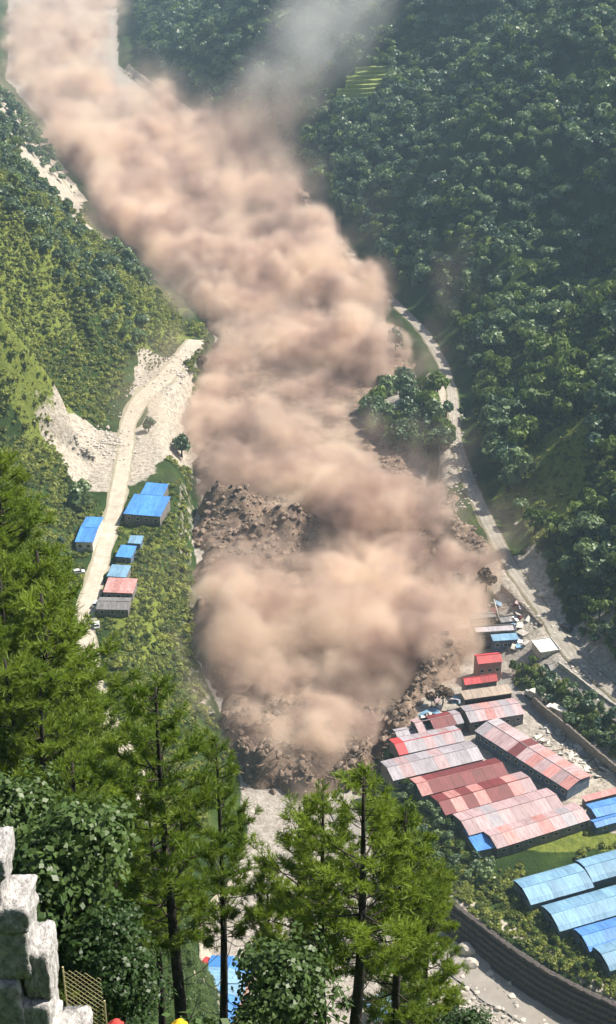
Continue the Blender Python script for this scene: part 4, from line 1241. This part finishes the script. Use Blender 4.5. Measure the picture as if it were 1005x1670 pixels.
def tufts(C, D, r, n=9, L=0.34, w=0.036):
    """needle bunches at C pointing along D"""
    m = len(C)
    d = D[:, None, :] * 0.9 + r.standard_normal((m, n, 3)) * 0.62
    d[..., 2] -= 0.05
    d /= np.linalg.norm(d, axis=2, keepdims=True)
    s = np.cross(d, r.standard_normal((m, n, 3))); s /= np.linalg.norm(s, axis=2, keepdims=True) + 1e-9
    ln = L * r.uniform(.7, 1.2, (m, n, 1))
    base = np.repeat(C[:, None, :], n, 1)
    V = np.stack([base - s * w * .5, base + s * w * .5, base + d * ln + s * w * .28, base + d * ln - s * w * .28], 2).reshape(-1, 3)
    return V, np.arange(len(V)).reshape(-1, 4)


def pine_meshes(seed, h=26.0, base=0.32, rad=3.2, dens=1.0, thick=1.0):
    r = np.random.default_rng(seed)
    tr, br = MB(), MB()
    nseg = 9
    tp = [Vector((0, 0, -2.0))]
    lean = r.uniform(-.35, .35, 2)
    for i in range(1, nseg + 1):
        q = i / nseg
        tp.append(Vector((lean[0] * q * 2 + .12 * math.sin(q * 5 + seed), lean[1] * q * 2 + .12 * math.cos(q * 4 + seed), h * q)))
    tr.tube(tp, [0.33 * (1 - q / (nseg + .4)) + 0.03 for q in range(nseg + 1)], 8)
    def axis(q):
        f = q * nseg; i = min(int(f), nseg - 1); return tp[i].lerp(tp[i + 1], f - i)
    C, Dd = [], []
    q = base
    while q < 0.985:
        k = r.integers(3, 6)
        a0 = r.uniform(0, 6.28)
        tq = (q - base) / (1 - base)
        prof = max(0.14, (1 - tq ** 1.9) ** 0.75 * (0.72 + 0.28 * math.sin(q * 40 + seed)) * min(1, .45 + tq * 3))
        for j in range(k):
            if r.uniform() > dens: continue
            a = a0 + j * 6.28 / k + r.uniform(-.4, .4)
            L = rad * prof * r.uniform(.65, 1.2)
            el = 0.18 + 0.55 * (q - base) / (1 - base) + r.uniform(-.15, .15)
            u_ = Vector((math.cos(a), math.sin(a), 0))
            p0 = axis(q)
            pts_ = []
            for s in range(5):
                t = s / 4
                pts_.append(p0 + u_ * L * t + Vector((0, 0, L * (el * t + 0.22 * t * t - .1 * t))))
            br.tube(pts_, [.055 * (L / 3) + .012, .045 * (L / 3) + .01, .032, .022, .01], 4, cap=False)
            nb = max(4, int(L * 6.0 * thick))
            for s in range(nb):
                t = r.uniform(.38, 1.0)
                f = t * 4; i = min(int(f), 3); p = pts_[i].lerp(pts_[i + 1], f - i)
                dr_ = (pts_[i + 1] - pts_[i]).normalized()
                sdv = dr_.cross(Vector((0, 0, 1))).normalized() * r.uniform(-1, 1)
                bd = (dr_ * .7 + sdv + Vector((0, 0, r.uniform(.0, .7)))).normalized()
                bl_ = r.uniform(.35, .95) * (1.15 - .4 * t)
                e_ = p + bd * bl_
                br.tube([p, e_], [.014, .006], 3, cap=False)
                for w_ in range(4):
                    tt = .35 + .65 * w_ / 3
                    c_ = p.lerp(e_, tt)
                    C.append(c_ + Vector(r.uniform(-.06, .06, 3))); Dd.append((bd * .8 + Vector((0, 0, .35))).normalized())
        q += r.uniform(0.016, 0.028)
    # bare dead branches below the crown
    for _ in range(16):
        q = r.uniform(base * .35, base * 1.2); a = r.uniform(0, 6.28); L = r.uniform(.8, 2.6); p0 = axis(q)
        u_ = Vector((math.cos(a), math.sin(a), 0))
        br.tube([p0, p0 + u_ * L * .5 + Vector((0, 0, .1 * L)), p0 + u_ * L + Vector((0, 0, .45 * L))], [.04, .025, .008], 4, cap=False)
    V, F = tufts(np.array([tuple(c) for c in C]), np.array([tuple(d) for d in Dd]), r)
    return tr.mesh('pine_trunk', [m_pbark], True), br.mesh('pine_branches', [m_pbark], True), mesh_np('pine_needles', V, F, [m_needle])

PINES = [pine_meshes(1, 26, .42, 3.6, .78, 1.05), pine_meshes(2, 26, .46, 3.2, .74, 1.05), pine_meshes(3, 26, .28, 3.4, .9, 1.0), pine_meshes(4, 24, .18, 3.6)]


def pine(px, pytop, Y, k, label, rz=0.0, wide=1.0, pyref=1400, group=None):
    """stands on the hill at distance Y so that its stem passes px and its top reaches pytop"""
    p = atY(px, pyref, Y); t = atY(px, pytop, Y)
    z0 = gz(p.x, Y) - .2
    h0 = 26.0 if k < 3 else 24.0
    s = (t.z - z0) / h0
    e = empty('pine_tree', (p.x, Y, z0), rz)
    e.scale = (s * wide, s * wide, s)
    for nm, me in zip(('trunk', 'branches', 'crown'), PINES[k]): link(nm, me, e)
    return tag(e, label, 'pine tree', group or 'pines on the near hillside')

pine(278, 1135, 52, 0, 'tall pine with thick dark trunk in front of the brown flow', 0.4, 1.15)
pine(243, 1235, 56, 1, 'thin pine stem just beside the thick trunked pine', 2.0, .8)
pine(352, 1215, 60, 1, 'pine crown between the thick trunked pine and the pale gravel', 3.0, .9)
pine(488, 1310, 57, 1, 'slim pine, leftmost of the middle group', 1.1, 1.2)
pine(534, 1300, 54, 1, 'middle pine with straight dark trunk in the central group', 5.0, 1.2)
pine(578, 1268, 51, 1, 'tallest pine of the central group, in front of the flow tip', 2.6, 1.45)
pine(645, 1315, 55, 2, 'bushy pine at the sunny end of the central group', 1.9, 1.25)
pine(690, 1420, 58, 3, 'lower pine beside the river, outermost of the central group', 0.7, 1.1, pyref=1560)
pine(440, 1400, 60, 3, 'low pine between the thick trunked pine and the central group', 4.4, .75, pyref=1500)
for i, (px, py, Y, lb) in enumerate([
    (-5, 740, 104, 'pine standing highest on the near left ridge'), (-50, 690, 110, 'pine cut by the left edge above the dark pine mass'), (38, 800, 98, 'pine on the near ridge beside the pale road'),
    (-15, 860, 92, 'broad pine in the middle of the left pine mass'), (68, 885, 90, 'pine whose crown edge touches the pale road'), (20, 930, 84, 'dark pine low in the left pine mass'),
    (78, 985, 82, 'pine hiding the road below the terrace village'), (-20, 1010, 78, 'pine at the left edge above the broadleaf tree'), (50, 1060, 74, 'pine directly above the glossy broadleaf tree'), (62, 1110, 72, 'pine beside the lower piece of pale road'),
    (110, 1250, 66, 'low pine between the broadleaf tree and the thick trunked pine')]):
    pine(px, py, Y, (3, 0, 3, 2)[i % 4], lb, i * 1.3, 1.35, pyref=py + 180)

FG = [crown_mesh('leafy_crown', m_fleaf, 400 + k, 1.8, 2.3, 5200, 0.10, 34, 0.3) for k in range(2)]
FGB = [crown_mesh('leafy_bush', m_fleaf, 410 + k, 1.3, 1.0, 1500, 0.09, 16, 0.3) for k in range(2)]
FTR = trunk_mesh('leafy_trunk', m_bark, 260, 4.0, .12, .4, 5)


def leafy(px, py, Y, s, label, name, k=0, meshes=FG):
    c_ = atY(px, py, Y)
    z0 = gz(c_.x, Y)
    e = empty(name, (c_.x, Y, z0), k * 1.7)
    link('crown', meshes[k % 2], e, (0, 0, c_.z - z0), None, (s, s, s))
    tr_ = link('trunk', FTR, e); tr_.scale = (1, 1, max(.3, (c_.z - z0) / 4.6))
    return tag(e, label, 'tree')

leafy(112, 1400, 27, 1.0, 'glossy leaved broadleaf tree beside the stone wall', 'leafy_tree', 0)
leafy(80, 1500, 26, 1.05, 'lower half crown of broadleaf growth behind the stone wall', 'leafy_tree', 1)
leafy(30, 1350, 29, .8, 'leafy tree top behind the uppermost wall stone', 'leafy_tree', 1)
leafy(160, 1540, 25, .65, 'small leafy tree between the broadleaf tree and the pine stems', 'leafy_tree', 0)
leafy(466, 1625, 30, .95, 'leafy bush crown low between the thick trunked pine and central pines', 'leafy_tree', 1)
leafy(415, 1668, 29, .5, 'small leafy bush in front of the blue riverside roof', 'leafy_tree', 0)
leafy(200, 1610, 24, .6, 'round leafy bush beside the wire fence', 'leafy_tree', 1)
leafy(752, 1690, 36, .7, 'leafy bush at the bottom edge below the outermost pine', 'leafy_tree', 0)

X, Y, r_ = scatter(-70, 30, 24, 268, 2.3, 44)
a_, b_, c_ = project(X, Y, height(X, Y) + .5)
keep = (a_ > -120) & (a_ < 420) & (b_ < 1900) & (height(X, Y) > 6)
X, Y = X[keep], Y[keep]
stuff_instances('undergrowth', X, Y, r_.uniform(.7, 1.5, len(X)), FGB, 'dark leafy undergrowth on the near hillside', 14)

# ------------------------------------------------------------------ ruined stone wall, fence, yellow cap and red cloth beside the viewer
m_wst = mat_simple('old_wall_stone', (0.62, 0.60, 0.58), (0.17, 0.16, 0.155), 7.0, .9, bstr=.9, bscale=14, bdist=.03, detail=8)
WY = 8.2
o0 = atY(30, 1700, WY)
sw = empty('stone_wall', (o0.x, WY, gz(o0.x, WY)))
tag(sw, 'broken grey stone wall with stepped top at the bottom left corner', 'stone wall')
for i, (x0, x1, y0, y1, dy) in enumerate([(-30, 19, 1364, 1402, 0), (-30, 11, 1401, 1445, .03), (-12, 58, 1440, 1484, -.02), (-30, 54, 1482, 1564, .02), (44, 87, 1528, 1604, .06), (-30, 44, 1562, 1640, -.03), (40, 92, 1602, 1672, .0), (-30, 104, 1638, 1716, -.05), (96, 150, 1668, 1730, .05), (-30, 160, 1712, 1790, 0)]):
    a, b_ = atY(x0, y1 + 24, WY), atY(x1 - 8, y0 + 24, WY)
    bm = bmesh.new(); bmesh.ops.create_cube(bm, size=1.0)
    bmesh.ops.subdivide_edges(bm, edges=bm.edges[:], cuts=9, use_grid_fill=True)
    r = random.Random(i)
    for v in bm.verts:
        c_ = v.co
        rd = 1 - 0.13 * ((2 * abs(c_.x)) ** 6 + (2 * abs(c_.z)) ** 6 + (2 * abs(c_.y)) ** 6) / 3
        n_ = float(noise2(c_.x * 3 + i * 9, c_.z * 3 + c_.y * 2, .8, i)) * .06 + float(noise2(c_.x * 9 + i * 9, c_.z * 9 + c_.y * 7, .8, i + 3)) * .03
        v.co = c_ * (rd + n_) + Vector((r.uniform(-1, 1), r.uniform(-1, 1), r.uniform(-1, 1))) * .010
    me = bpy.data.meshes.new('stone'); bm.to_mesh(me); bm.free(); me.materials.append(m_wst)
    for p in me.polygons: p.use_smooth = True
    ob = link('stone', me, sw, (((a.x + b_.x) / 2) - sw.location.x, dy + .1, (a.z + b_.z) / 2 - sw.location.z))
    ob.scale = ((b_.x - a.x) * 1.03, .42, (b_.z - a.z) * 1.04)

m_wire = mat_simple('fence_wire', (0.50, 0.46, 0.24), (0.3, 0.27, 0.14), 5, .6)
FY = 8.6
p0, p1 = atY(102, 1580, FY), atY(176, 1700, FY)
fe = empty('wire_fence', (p0.x, FY, gz(p0.x, FY)))
tag(fe, 'yellowish wire mesh fence beside the stone wall', 'fence')
mb = MB()
Wd, Hd = p1.x - p0.x, p0.z - p1.z
st = .052
n = int((Wd + Hd) / st) + 2
for s in (1, -1):
    for i in range(-1, n):
        c_ = i * st
        pts_ = []
        for x_ in np.arange(0, Wd + .001, st / 2):
            z_ = (c_ - x_) if s > 0 else (c_ + x_ - Wd)
            top_ = Hd - 0.55 * max(0, x_ - Wd * .35)
            if 0 <= z_ <= top_: pts_.append((x_, .01 * s * math.sin(x_ / st * 6.28), z_))
        if len(pts_) > 1: mb.tube(pts_, .0028, 4, cap=False)
wm = link('wire_mesh', mb.mesh('wire_mesh', [m_wire]), fe, (0, 0, p1.z - fe.location.z))
for x_ in (0.0, Wd):
    mb = MB().tube([(x_, .02, -.4), (x_, .02, p1.z - fe.location.z + (Hd if x_ == 0 else Hd * .55))], .009, 6)
    link('fence_post', mb.mesh('fence_post', [m_wire]), fe)

for px, py, cl, lb in [(292, 1672, (0.75, 0.48, 0.02), 'bright yellow cap top at the bottom edge below the pine stems'), (188, 1672, (0.55, 0.06, 0.05), 'crumpled red cloth at the bottom edge beside the wire fence')]:
    mc = mat_simple('cloth', cl, tuple(c * .7 for c in cl), 6, .8)
    Y0 = 7.6
    t_ = atY(px, py, Y0); z0 = gz(t_.x, Y0)
    e = empty('head_top', (t_.x, Y0, z0)); tag(e, lb, 'cloth')  # cap and cloth of people below, each shaped as a lump on a pole
    link('pole', MB().tube([(0, 0, -.3), (0, 0, t_.z - z0)], .012, 6).mesh('pole', [m_wood]), e)
    bm = bmesh.new(); bmesh.ops.create_uvsphere(bm, u_segments=14, v_segments=8, radius=.05)
    for v in bm.verts:
        n_ = float(noise2(v.co.x * 30, v.co.z * 30 + v.co.y * 17, .8, 2))
        v.co = Vector((v.co.x * 1.35, v.co.y, v.co.z * (.7 if v.co.z > 0 else 3.0))) * (1 + .25 * n_)
    me = bpy.data.meshes.new('cloth'); bm.to_mesh(me); bm.free(); me.materials.append(mc)
    for p in me.polygons: p.use_smooth = True
    link('cloth', me, e, (0, 0, t_.z - z0))
# ------------------------------------------------------------------ the dust cloud: density computed on a grid, kept as a volume
def cubic_mat(coords, sc, off):
    """interpolation matrix from a random lattice to the given coordinates"""
    u_ = coords / sc + off
    i0 = np.floor(u_).astype(int); lo = i0.min() - 1
    n = i0.max() - lo + 3
    M = np.zeros((len(coords), n), np.float32); f = u_ - i0
    w = [(1 - f) ** 3 / 6, (3 * f ** 3 - 6 * f ** 2 + 4) / 6, (-3 * f ** 3 + 3 * f ** 2 + 3 * f + 1) / 6, f ** 3 / 6]
    for k in range(4): M[np.arange(len(coords)), i0 - lo - 1 + k] = w[k]
    return M, lo

_L3 = np.random.default_rng(5).standard_normal((128, 128, 64)).astype(np.float32) * 1.9

def noise3(xs, ys, zs, sc, seed, zsc=1.0):
    o = seed * 13.37
    A, a0 = cubic_mat(xs, sc, o); B, b0 = cubic_mat(ys, sc, o * 1.7); C, c0 = cubic_mat(zs, sc * zsc, o * .6)
    L = _L3[np.ix_((np.arange(A.shape[1]) + a0) % 128, (np.arange(B.shape[1]) + b0) % 128, (np.arange(C.shape[1]) + c0) % 64)]
    t = np.tensordot(A, L, (1, 0)); t = np.tensordot(t, B, (1, 1)); t = np.tensordot(t, C, (1, 1))
    return t.astype(np.float32)          # x, y, z

TOPH = tab([(370, 0), (376, 6), (384, 12), (396, 17), (430, 19), (480, 18), (560, 17), (640, 16), (720, 17), (800, 20), (900, 24), (1000, 25), (1100, 28), (1200, 30), (1320, 26), (1500, 24), (1900, 28), (2100, 30)])
DXL = tab([(374, -16), (400, -26), (424, -35), (461, -49), (500, -54), (560, -57), (600, -62), (640, -72), (671, -74), (741, -66), (790, -62), (850, -80), (900, -106), (1000, -156), (1200, -214), (1500, -328), (2000, -418)])
DXR = tab([(374, 10), (392, 34), (410, 50), (436, 67), (472, 72), (515, 82), (545, 78), (580, 70), (620, 48), (660, 40), (700, 42), (740, 62), (780, 78), (830, 72), (900, 46), (984, 22), (1100, -14), (1170, -36), (1250, -72), (1330, -118), (1460, -180), (1550, -215), (1650, -222), (2000, -250), (2100, -262)])


def dust_density(xs, ys, zs):
    X, Y = np.meshgrid(xs, ys, indexing='ij')
    zf = floor_z(Y)
    far = np.maximum(Y - 600, 0)
    wob = fbm2(X, Y, 55, 4, 77)
    wl = 18 + 0.012 * far
    el = X - DXL(Y) + wob * (6 + 0.012 * far)
    er = DXR(Y) - X + wob * (9 + 0.02 * far)
    side = sst(-3, wl, el) * sst(-3, wl * 1.2, er)
    big = fbm2(X, Y, 70, 3, 61)
    top = np.maximum(TOPH(Y) * (0.95 + 0.6 * big), (12 + 0.008 * far) * sst(378, 400, Y))
    hole = lambda cx, cy_, rx, ry: np.exp(-(((X - cx) / rx) ** 2 + ((Y - cy_) / ry) ** 2))
    top = top - 10 * hole(50, 645, 24, 44)
    box = lambda xa, xb, ya, yb, e=9: sst(xa - e, xa + e, X) * sst(xb + e, xb - e, X) * sst(ya - e, ya + e, Y) * sst(yb + e, yb - e, Y)
    low_zone = np.clip(box(-52, 6, 500, 592) + box(34, 74, 590, 690) + 0.8 * box(-58, -36, 440, 500), 0, 1) * np.clip(0.9 + 0.5 * wob, 0.3, 1)
    top = top * (1 - 0.70 * low_zone)
    h = (zf - 3 + (top + 3) * side - 9 * (1 - side)).astype(np.float32)
    Z = zs[None, None, :]
    S = h[:, :, None] - Z
    B = np.zeros(S.shape, np.float32)
    n1 = noise3(xs, ys, zs, 38, 1, 0.7)
    for sc, am, sd in ((38, 9, 1), (20, 9, 2), (10, 7.0, 3), (5.2, 4.6, 4), (2.9, 2.8, 5)):
        if sc < 1.3 * (xs[1] - xs[0]): continue
        n = noise3(xs, ys, zs, sc, sd, 0.8)
        B += am * ((np.abs(n) - 0.45) if sc < 30 else 0.8 * n)
    B *= (1 - 0.45 * low_zone)[:, :, None].astype(np.float32)
    S = S + B * (0.4 + 0.6 * side[:, :, None].astype(np.float32)) * (1 + 0.0007 * far)[:, :, None].astype(np.float32)
    low = noise3(xs, ys, zs, 42, 8)
    soft = (5.5 + 0.008 * far)[:, :, None].astype(np.float32) * (0.45 + 1.1 * np.clip(0.5 + 0.6 * low, 0, 1))
    D = np.clip(S / soft, 0, 1).astype(np.float32)
    dens = 0.13 * np.exp(-0.0006 * far)[:, :, None].astype(np.float32)
    D = D ** 1.4 * dens * (0.4 + 0.8 * np.clip(0.5 + 0.7 * low, 0, 1))
    # ragged wisps drifting over and past the mass
    reach = (26 + 0.014 * far)[:, :, None].astype(np.float32)
    vn = noise3(xs, ys, zs, 30, 12, 1.4) + 0.7 * noise3(xs, ys, zs, 13, 13, 1.3) + 0.45 * noise3(xs, ys, zs, 6.5, 14) + 0.3 * noise3(xs, ys, zs, 3.4, 19)
    veil = np.clip((S + reach) / (reach * 1.3), 0, 1) ** 1.6 * np.clip(0.30 + 0.95 * vn, 0, 1.6)
    veil = veil * (1 - 0.72 * low_zone)[:, :, None].astype(np.float32)
    D = D + veil * 0.026 * np.exp(-0.0004 * far)[:, :, None].astype(np.float32)
    # dust hanging low over both banks
    G = height(X, Y)
    out = np.maximum(np.maximum(DXL(Y) - X, X - DXR(Y)), 0)
    hang = (np.exp(-(out / (15 + 0.008 * far)) ** 1.5) * (out > 0))[:, :, None] * np.exp(-np.clip(Z - G[:, :, None], 0, 99) / (9 + 0.004 * far)[:, :, None])
    D = D + (0.022 * hang * np.clip(0.45 + 0.8 * vn, 0, 1.4) * sst(385, 420, Y)[:, :, None] * np.exp(-0.0005 * far)[:, :, None]).astype(np.float32)
    D = D * (1 - 0.62 * sst(1320, 1420, Y) * (0.75 + 0.5 * wob))[:, :, None].astype(np.float32)
    # places where the churning ground shows
    bare = 0.9 * hole(-38, 570, 13, 17) + 0.92 * hole(-14, 548, 15, 14) + 0.9 * hole(50, 645, 18, 42) + 0.75 * hole(14, 376, 13, 6) + 0.7 * hole(-16, 376, 7, 6) + 0.7 * hole(-45, 488, 8, 16) + .6 * hole(-2, 470, 7, 10) + 0.97 * hole(-60, 602, 11, 27) + 0.92 * hole(50, 748, 12, 36)
    D = D * (1 - np.clip(bare + 0.45 * fbm2(X, Y, 11, 3, 33) * sst(.05, .35, bare), 0, 0.97))[:, :, None].astype(np.float32)
    # grey plume drifting up the forested slope
    A0, A1 = np.array([-50., 1190, 34]), np.array([28., 1245, 128])
    ax = A1 - A0
    t = np.clip(((X[:, :, None] - A0[0]) * ax[0] + (Y[:, :, None] - A0[1]) * ax[1] + (Z - A0[2]) * ax[2]) / (ax @ ax), -0.1, 1.15).astype(np.float32)
    d2 = (X[:, :, None] - A0[0] - t * ax[0]) ** 2 + (Y[:, :, None] - A0[1] - t * ax[1]) ** 2 * 0.35 + (Z - A0[2] - t * ax[2]) ** 2
    pl = np.exp(-d2 / (30 + 12 * t) ** 2)
    pn = noise3(xs, ys, zs, 34, 15) + 0.7 * noise3(xs, ys, zs, 16, 16) + 0.4 * noise3(xs, ys, zs, 9, 17)
    pl = np.clip(pl * (1.15 + 0.9 * pn) - 0.12, 0, 1.5)
    D = D + (0.020 * pl * (1.05 - 0.6 * t)).astype(np.float32)
    return D

m_dust = bpy.data.materials.new('dust'); m_dust.use_nodes = True
nt = m_dust.node_tree
nt.nodes.remove(nt.nodes['Principled BSDF'])
pv = nt.nodes.new('ShaderNodeVolumePrincipled')
pv.inputs['Density'].default_value = 1.0
pv.inputs['Density Attribute'].default_value = 'density'
pv.inputs['Anisotropy'].default_value = 0.0
fz = noise_node(nt, 0.027, 5, 0.62)
dc = ramp(nt, fz, [(0.33, (0.26, 0.19, 0.165)), (0.44, (0.62, 0.475, 0.41)), (0.54, (0.90, 0.75, 0.63)), (0.66, (0.96, 0.83, 0.68))])  # dark mauve stops put shadow tones and debris-laden cores into the dust colour
tcz = nt.nodes.new('ShaderNodeTexCoord'); spz = nt.nodes.new('ShaderNodeSeparateXYZ'); nt.links.new(tcz.outputs['Object'], spz.inputs[0])
mr = nt.nodes.new('ShaderNodeMapRange'); mr.inputs[1].default_value = 62; mr.inputs[2].default_value = 100; nt.links.new(spz.outputs[2], mr.inputs[0])
nt.links.new(mix(nt, mr.outputs[0], dc, (0.88, 0.88, 0.86)), pv.inputs['Color'])
nt.links.new(pv.outputs[0], nt.nodes['Material Output'].inputs['Volume'])


def volume_object(name, x0, x1, y0, y1, z0, z1, step, fade):
    nx, ny, nz_ = [int(round((b_ - a) / step)) + 1 for a, b_ in ((x0, x1), (y0, y1), (z0, z1))]
    xs, ys, zs = np.linspace(x0, x1, nx), np.linspace(y0, y1, ny), np.linspace(z0, z1, nz_)
    D = dust_density(xs, ys, zs)
    D *= fade(ys)[None, :, None].astype(np.float32)
    D[[0, -1]] = 0; D[:, [0, -1]] = 0; D[:, :, -1] = 0
    D[D < 0.0004] = 0
    me = bpy.data.meshes.new(name)
    me.vertices.add(D.size)
    add_attr(me, 'dens', D)
    me.materials.append(m_dust)
    o = link(name, me)
    ng = bpy.data.node_groups.new(name + '_grid', 'GeometryNodeTree')
    ng.interface.new_socket('Geometry', in_out='INPUT', socket_type='NodeSocketGeometry')
    ng.interface.new_socket('Geometry', in_out='OUTPUT', socket_type='NodeSocketGeometry')
    gi, go = ng.nodes.new('NodeGroupInput'), ng.nodes.new('NodeGroupOutput')
    vc = ng.nodes.new('GeometryNodeVolumeCube')
    for k, v in (('Min', (x0, y0, z0)), ('Max', (x1, y1, z1)), ('Resolution X', nx), ('Resolution Y', ny), ('Resolution Z', nz_)):
        vc.inputs[k].default_value = v
    pos = ng.nodes.new('GeometryNodeInputPosition')
    sep = ng.nodes.new('ShaderNodeSeparateXYZ'); ng.links.new(pos.outputs[0], sep.inputs[0])
    def m2(op, a, b_=None, c_=None):
        n = ng.nodes.new('ShaderNodeMath'); n.operation = op
        for i, v in enumerate((a, b_, c_)):
            if v is None: continue
            if hasattr(v, 'links'): ng.links.new(v, n.inputs[i])
            else: n.inputs[i].default_value = v
        return n.outputs[0]
    idx = []
    for k, (a0, a1, n) in enumerate(((x0, x1, nx), (y0, y1, ny), (z0, z1, nz_))):
        t = m2('MULTIPLY', m2('SUBTRACT', sep.outputs[k], a0), (n - 1) / (a1 - a0))
        t = m2('FLOOR', m2('ADD', t, 0.5))
        idx.append(m2('MINIMUM', m2('MAXIMUM', t, 0.0), float(n - 1)))
    def im(op, a, b_):
        n = ng.nodes.new('FunctionNodeIntegerMath'); n.operation = op
        for i, v in enumerate((a, b_)):
            if hasattr(v, 'links'): ng.links.new(v, n.inputs[i])
            else: n.inputs[i].default_value = v
        return n.outputs[0]
    ind = im('ADD', im('MULTIPLY', im('ADD', im('MULTIPLY', idx[0], ny), idx[1]), nz_), idx[2])
    si = ng.nodes.new('GeometryNodeSampleIndex'); si.data_type = 'FLOAT'; si.domain = 'POINT'
    na = ng.nodes.new('GeometryNodeInputNamedAttribute'); na.data_type = 'FLOAT'; na.inputs['Name'].default_value = 'dens'
    ng.links.new(gi.outputs[0], si.inputs['Geometry']); ng.links.new(na.outputs[0], si.inputs['Value']); ng.links.new(ind, si.inputs['Index'])
    ng.links.new(si.outputs[0], vc.inputs['Density'])
    sm = ng.nodes.new('GeometryNodeSetMaterial'); sm.inputs['Material'].default_value = m_dust
    ng.links.new(vc.outputs[0], sm.inputs[0]); ng.links.new(sm.outputs[0], go.inputs[0])
    md = o.modifiers.new('grid', 'NODES'); md.node_group = ng
    return o

YS = 880
d1 = volume_object('dust_cloud', -116, 130, 372, YS + 20, -6, 66, 1.6, lambda y: sst(YS + 20, YS - 20, y))
tag(d1, 'billowing brown dust cloud over the debris flow', kind='stuff')
d2 = volume_object('dust_cloud', -480, 150, YS - 20, 2050, -2, 190, 4.5, lambda y: sst(YS - 20, YS + 20, y))
tag(d2, 'brown dust filling the upper valley', kind='stuff')
# ------------------------------------------------------------------ haze in the valley
m_haze = bpy.data.materials.new('haze'); m_haze.use_nodes = True
nt = m_haze.node_tree; nt.nodes.remove(nt.nodes['Principled BSDF'])
hv = nt.nodes.new('ShaderNodeVolumePrincipled')
hv.inputs['Color'].default_value = (0.55, 0.78, 1.0, 1)
hv.inputs['Density'].default_value = 0.00011
hv.inputs['Anisotropy'].default_value = 0.2
nt.links.new(hv.outputs[0], nt.nodes['Material Output'].inputs['Volume'])
zmin, zmax = float(GZ.min()) - 6, max(float(GZ.max()), CAM_Z) + 25
mb = MB(); mb.box(-float(wid.max()) - 50, float(wid.max()) + 50, -350, 4050, zmin, zmax)
tag(link('haze', mb.mesh('haze', [m_haze])), 'thin blue haze filling the valley', kind='stuff')
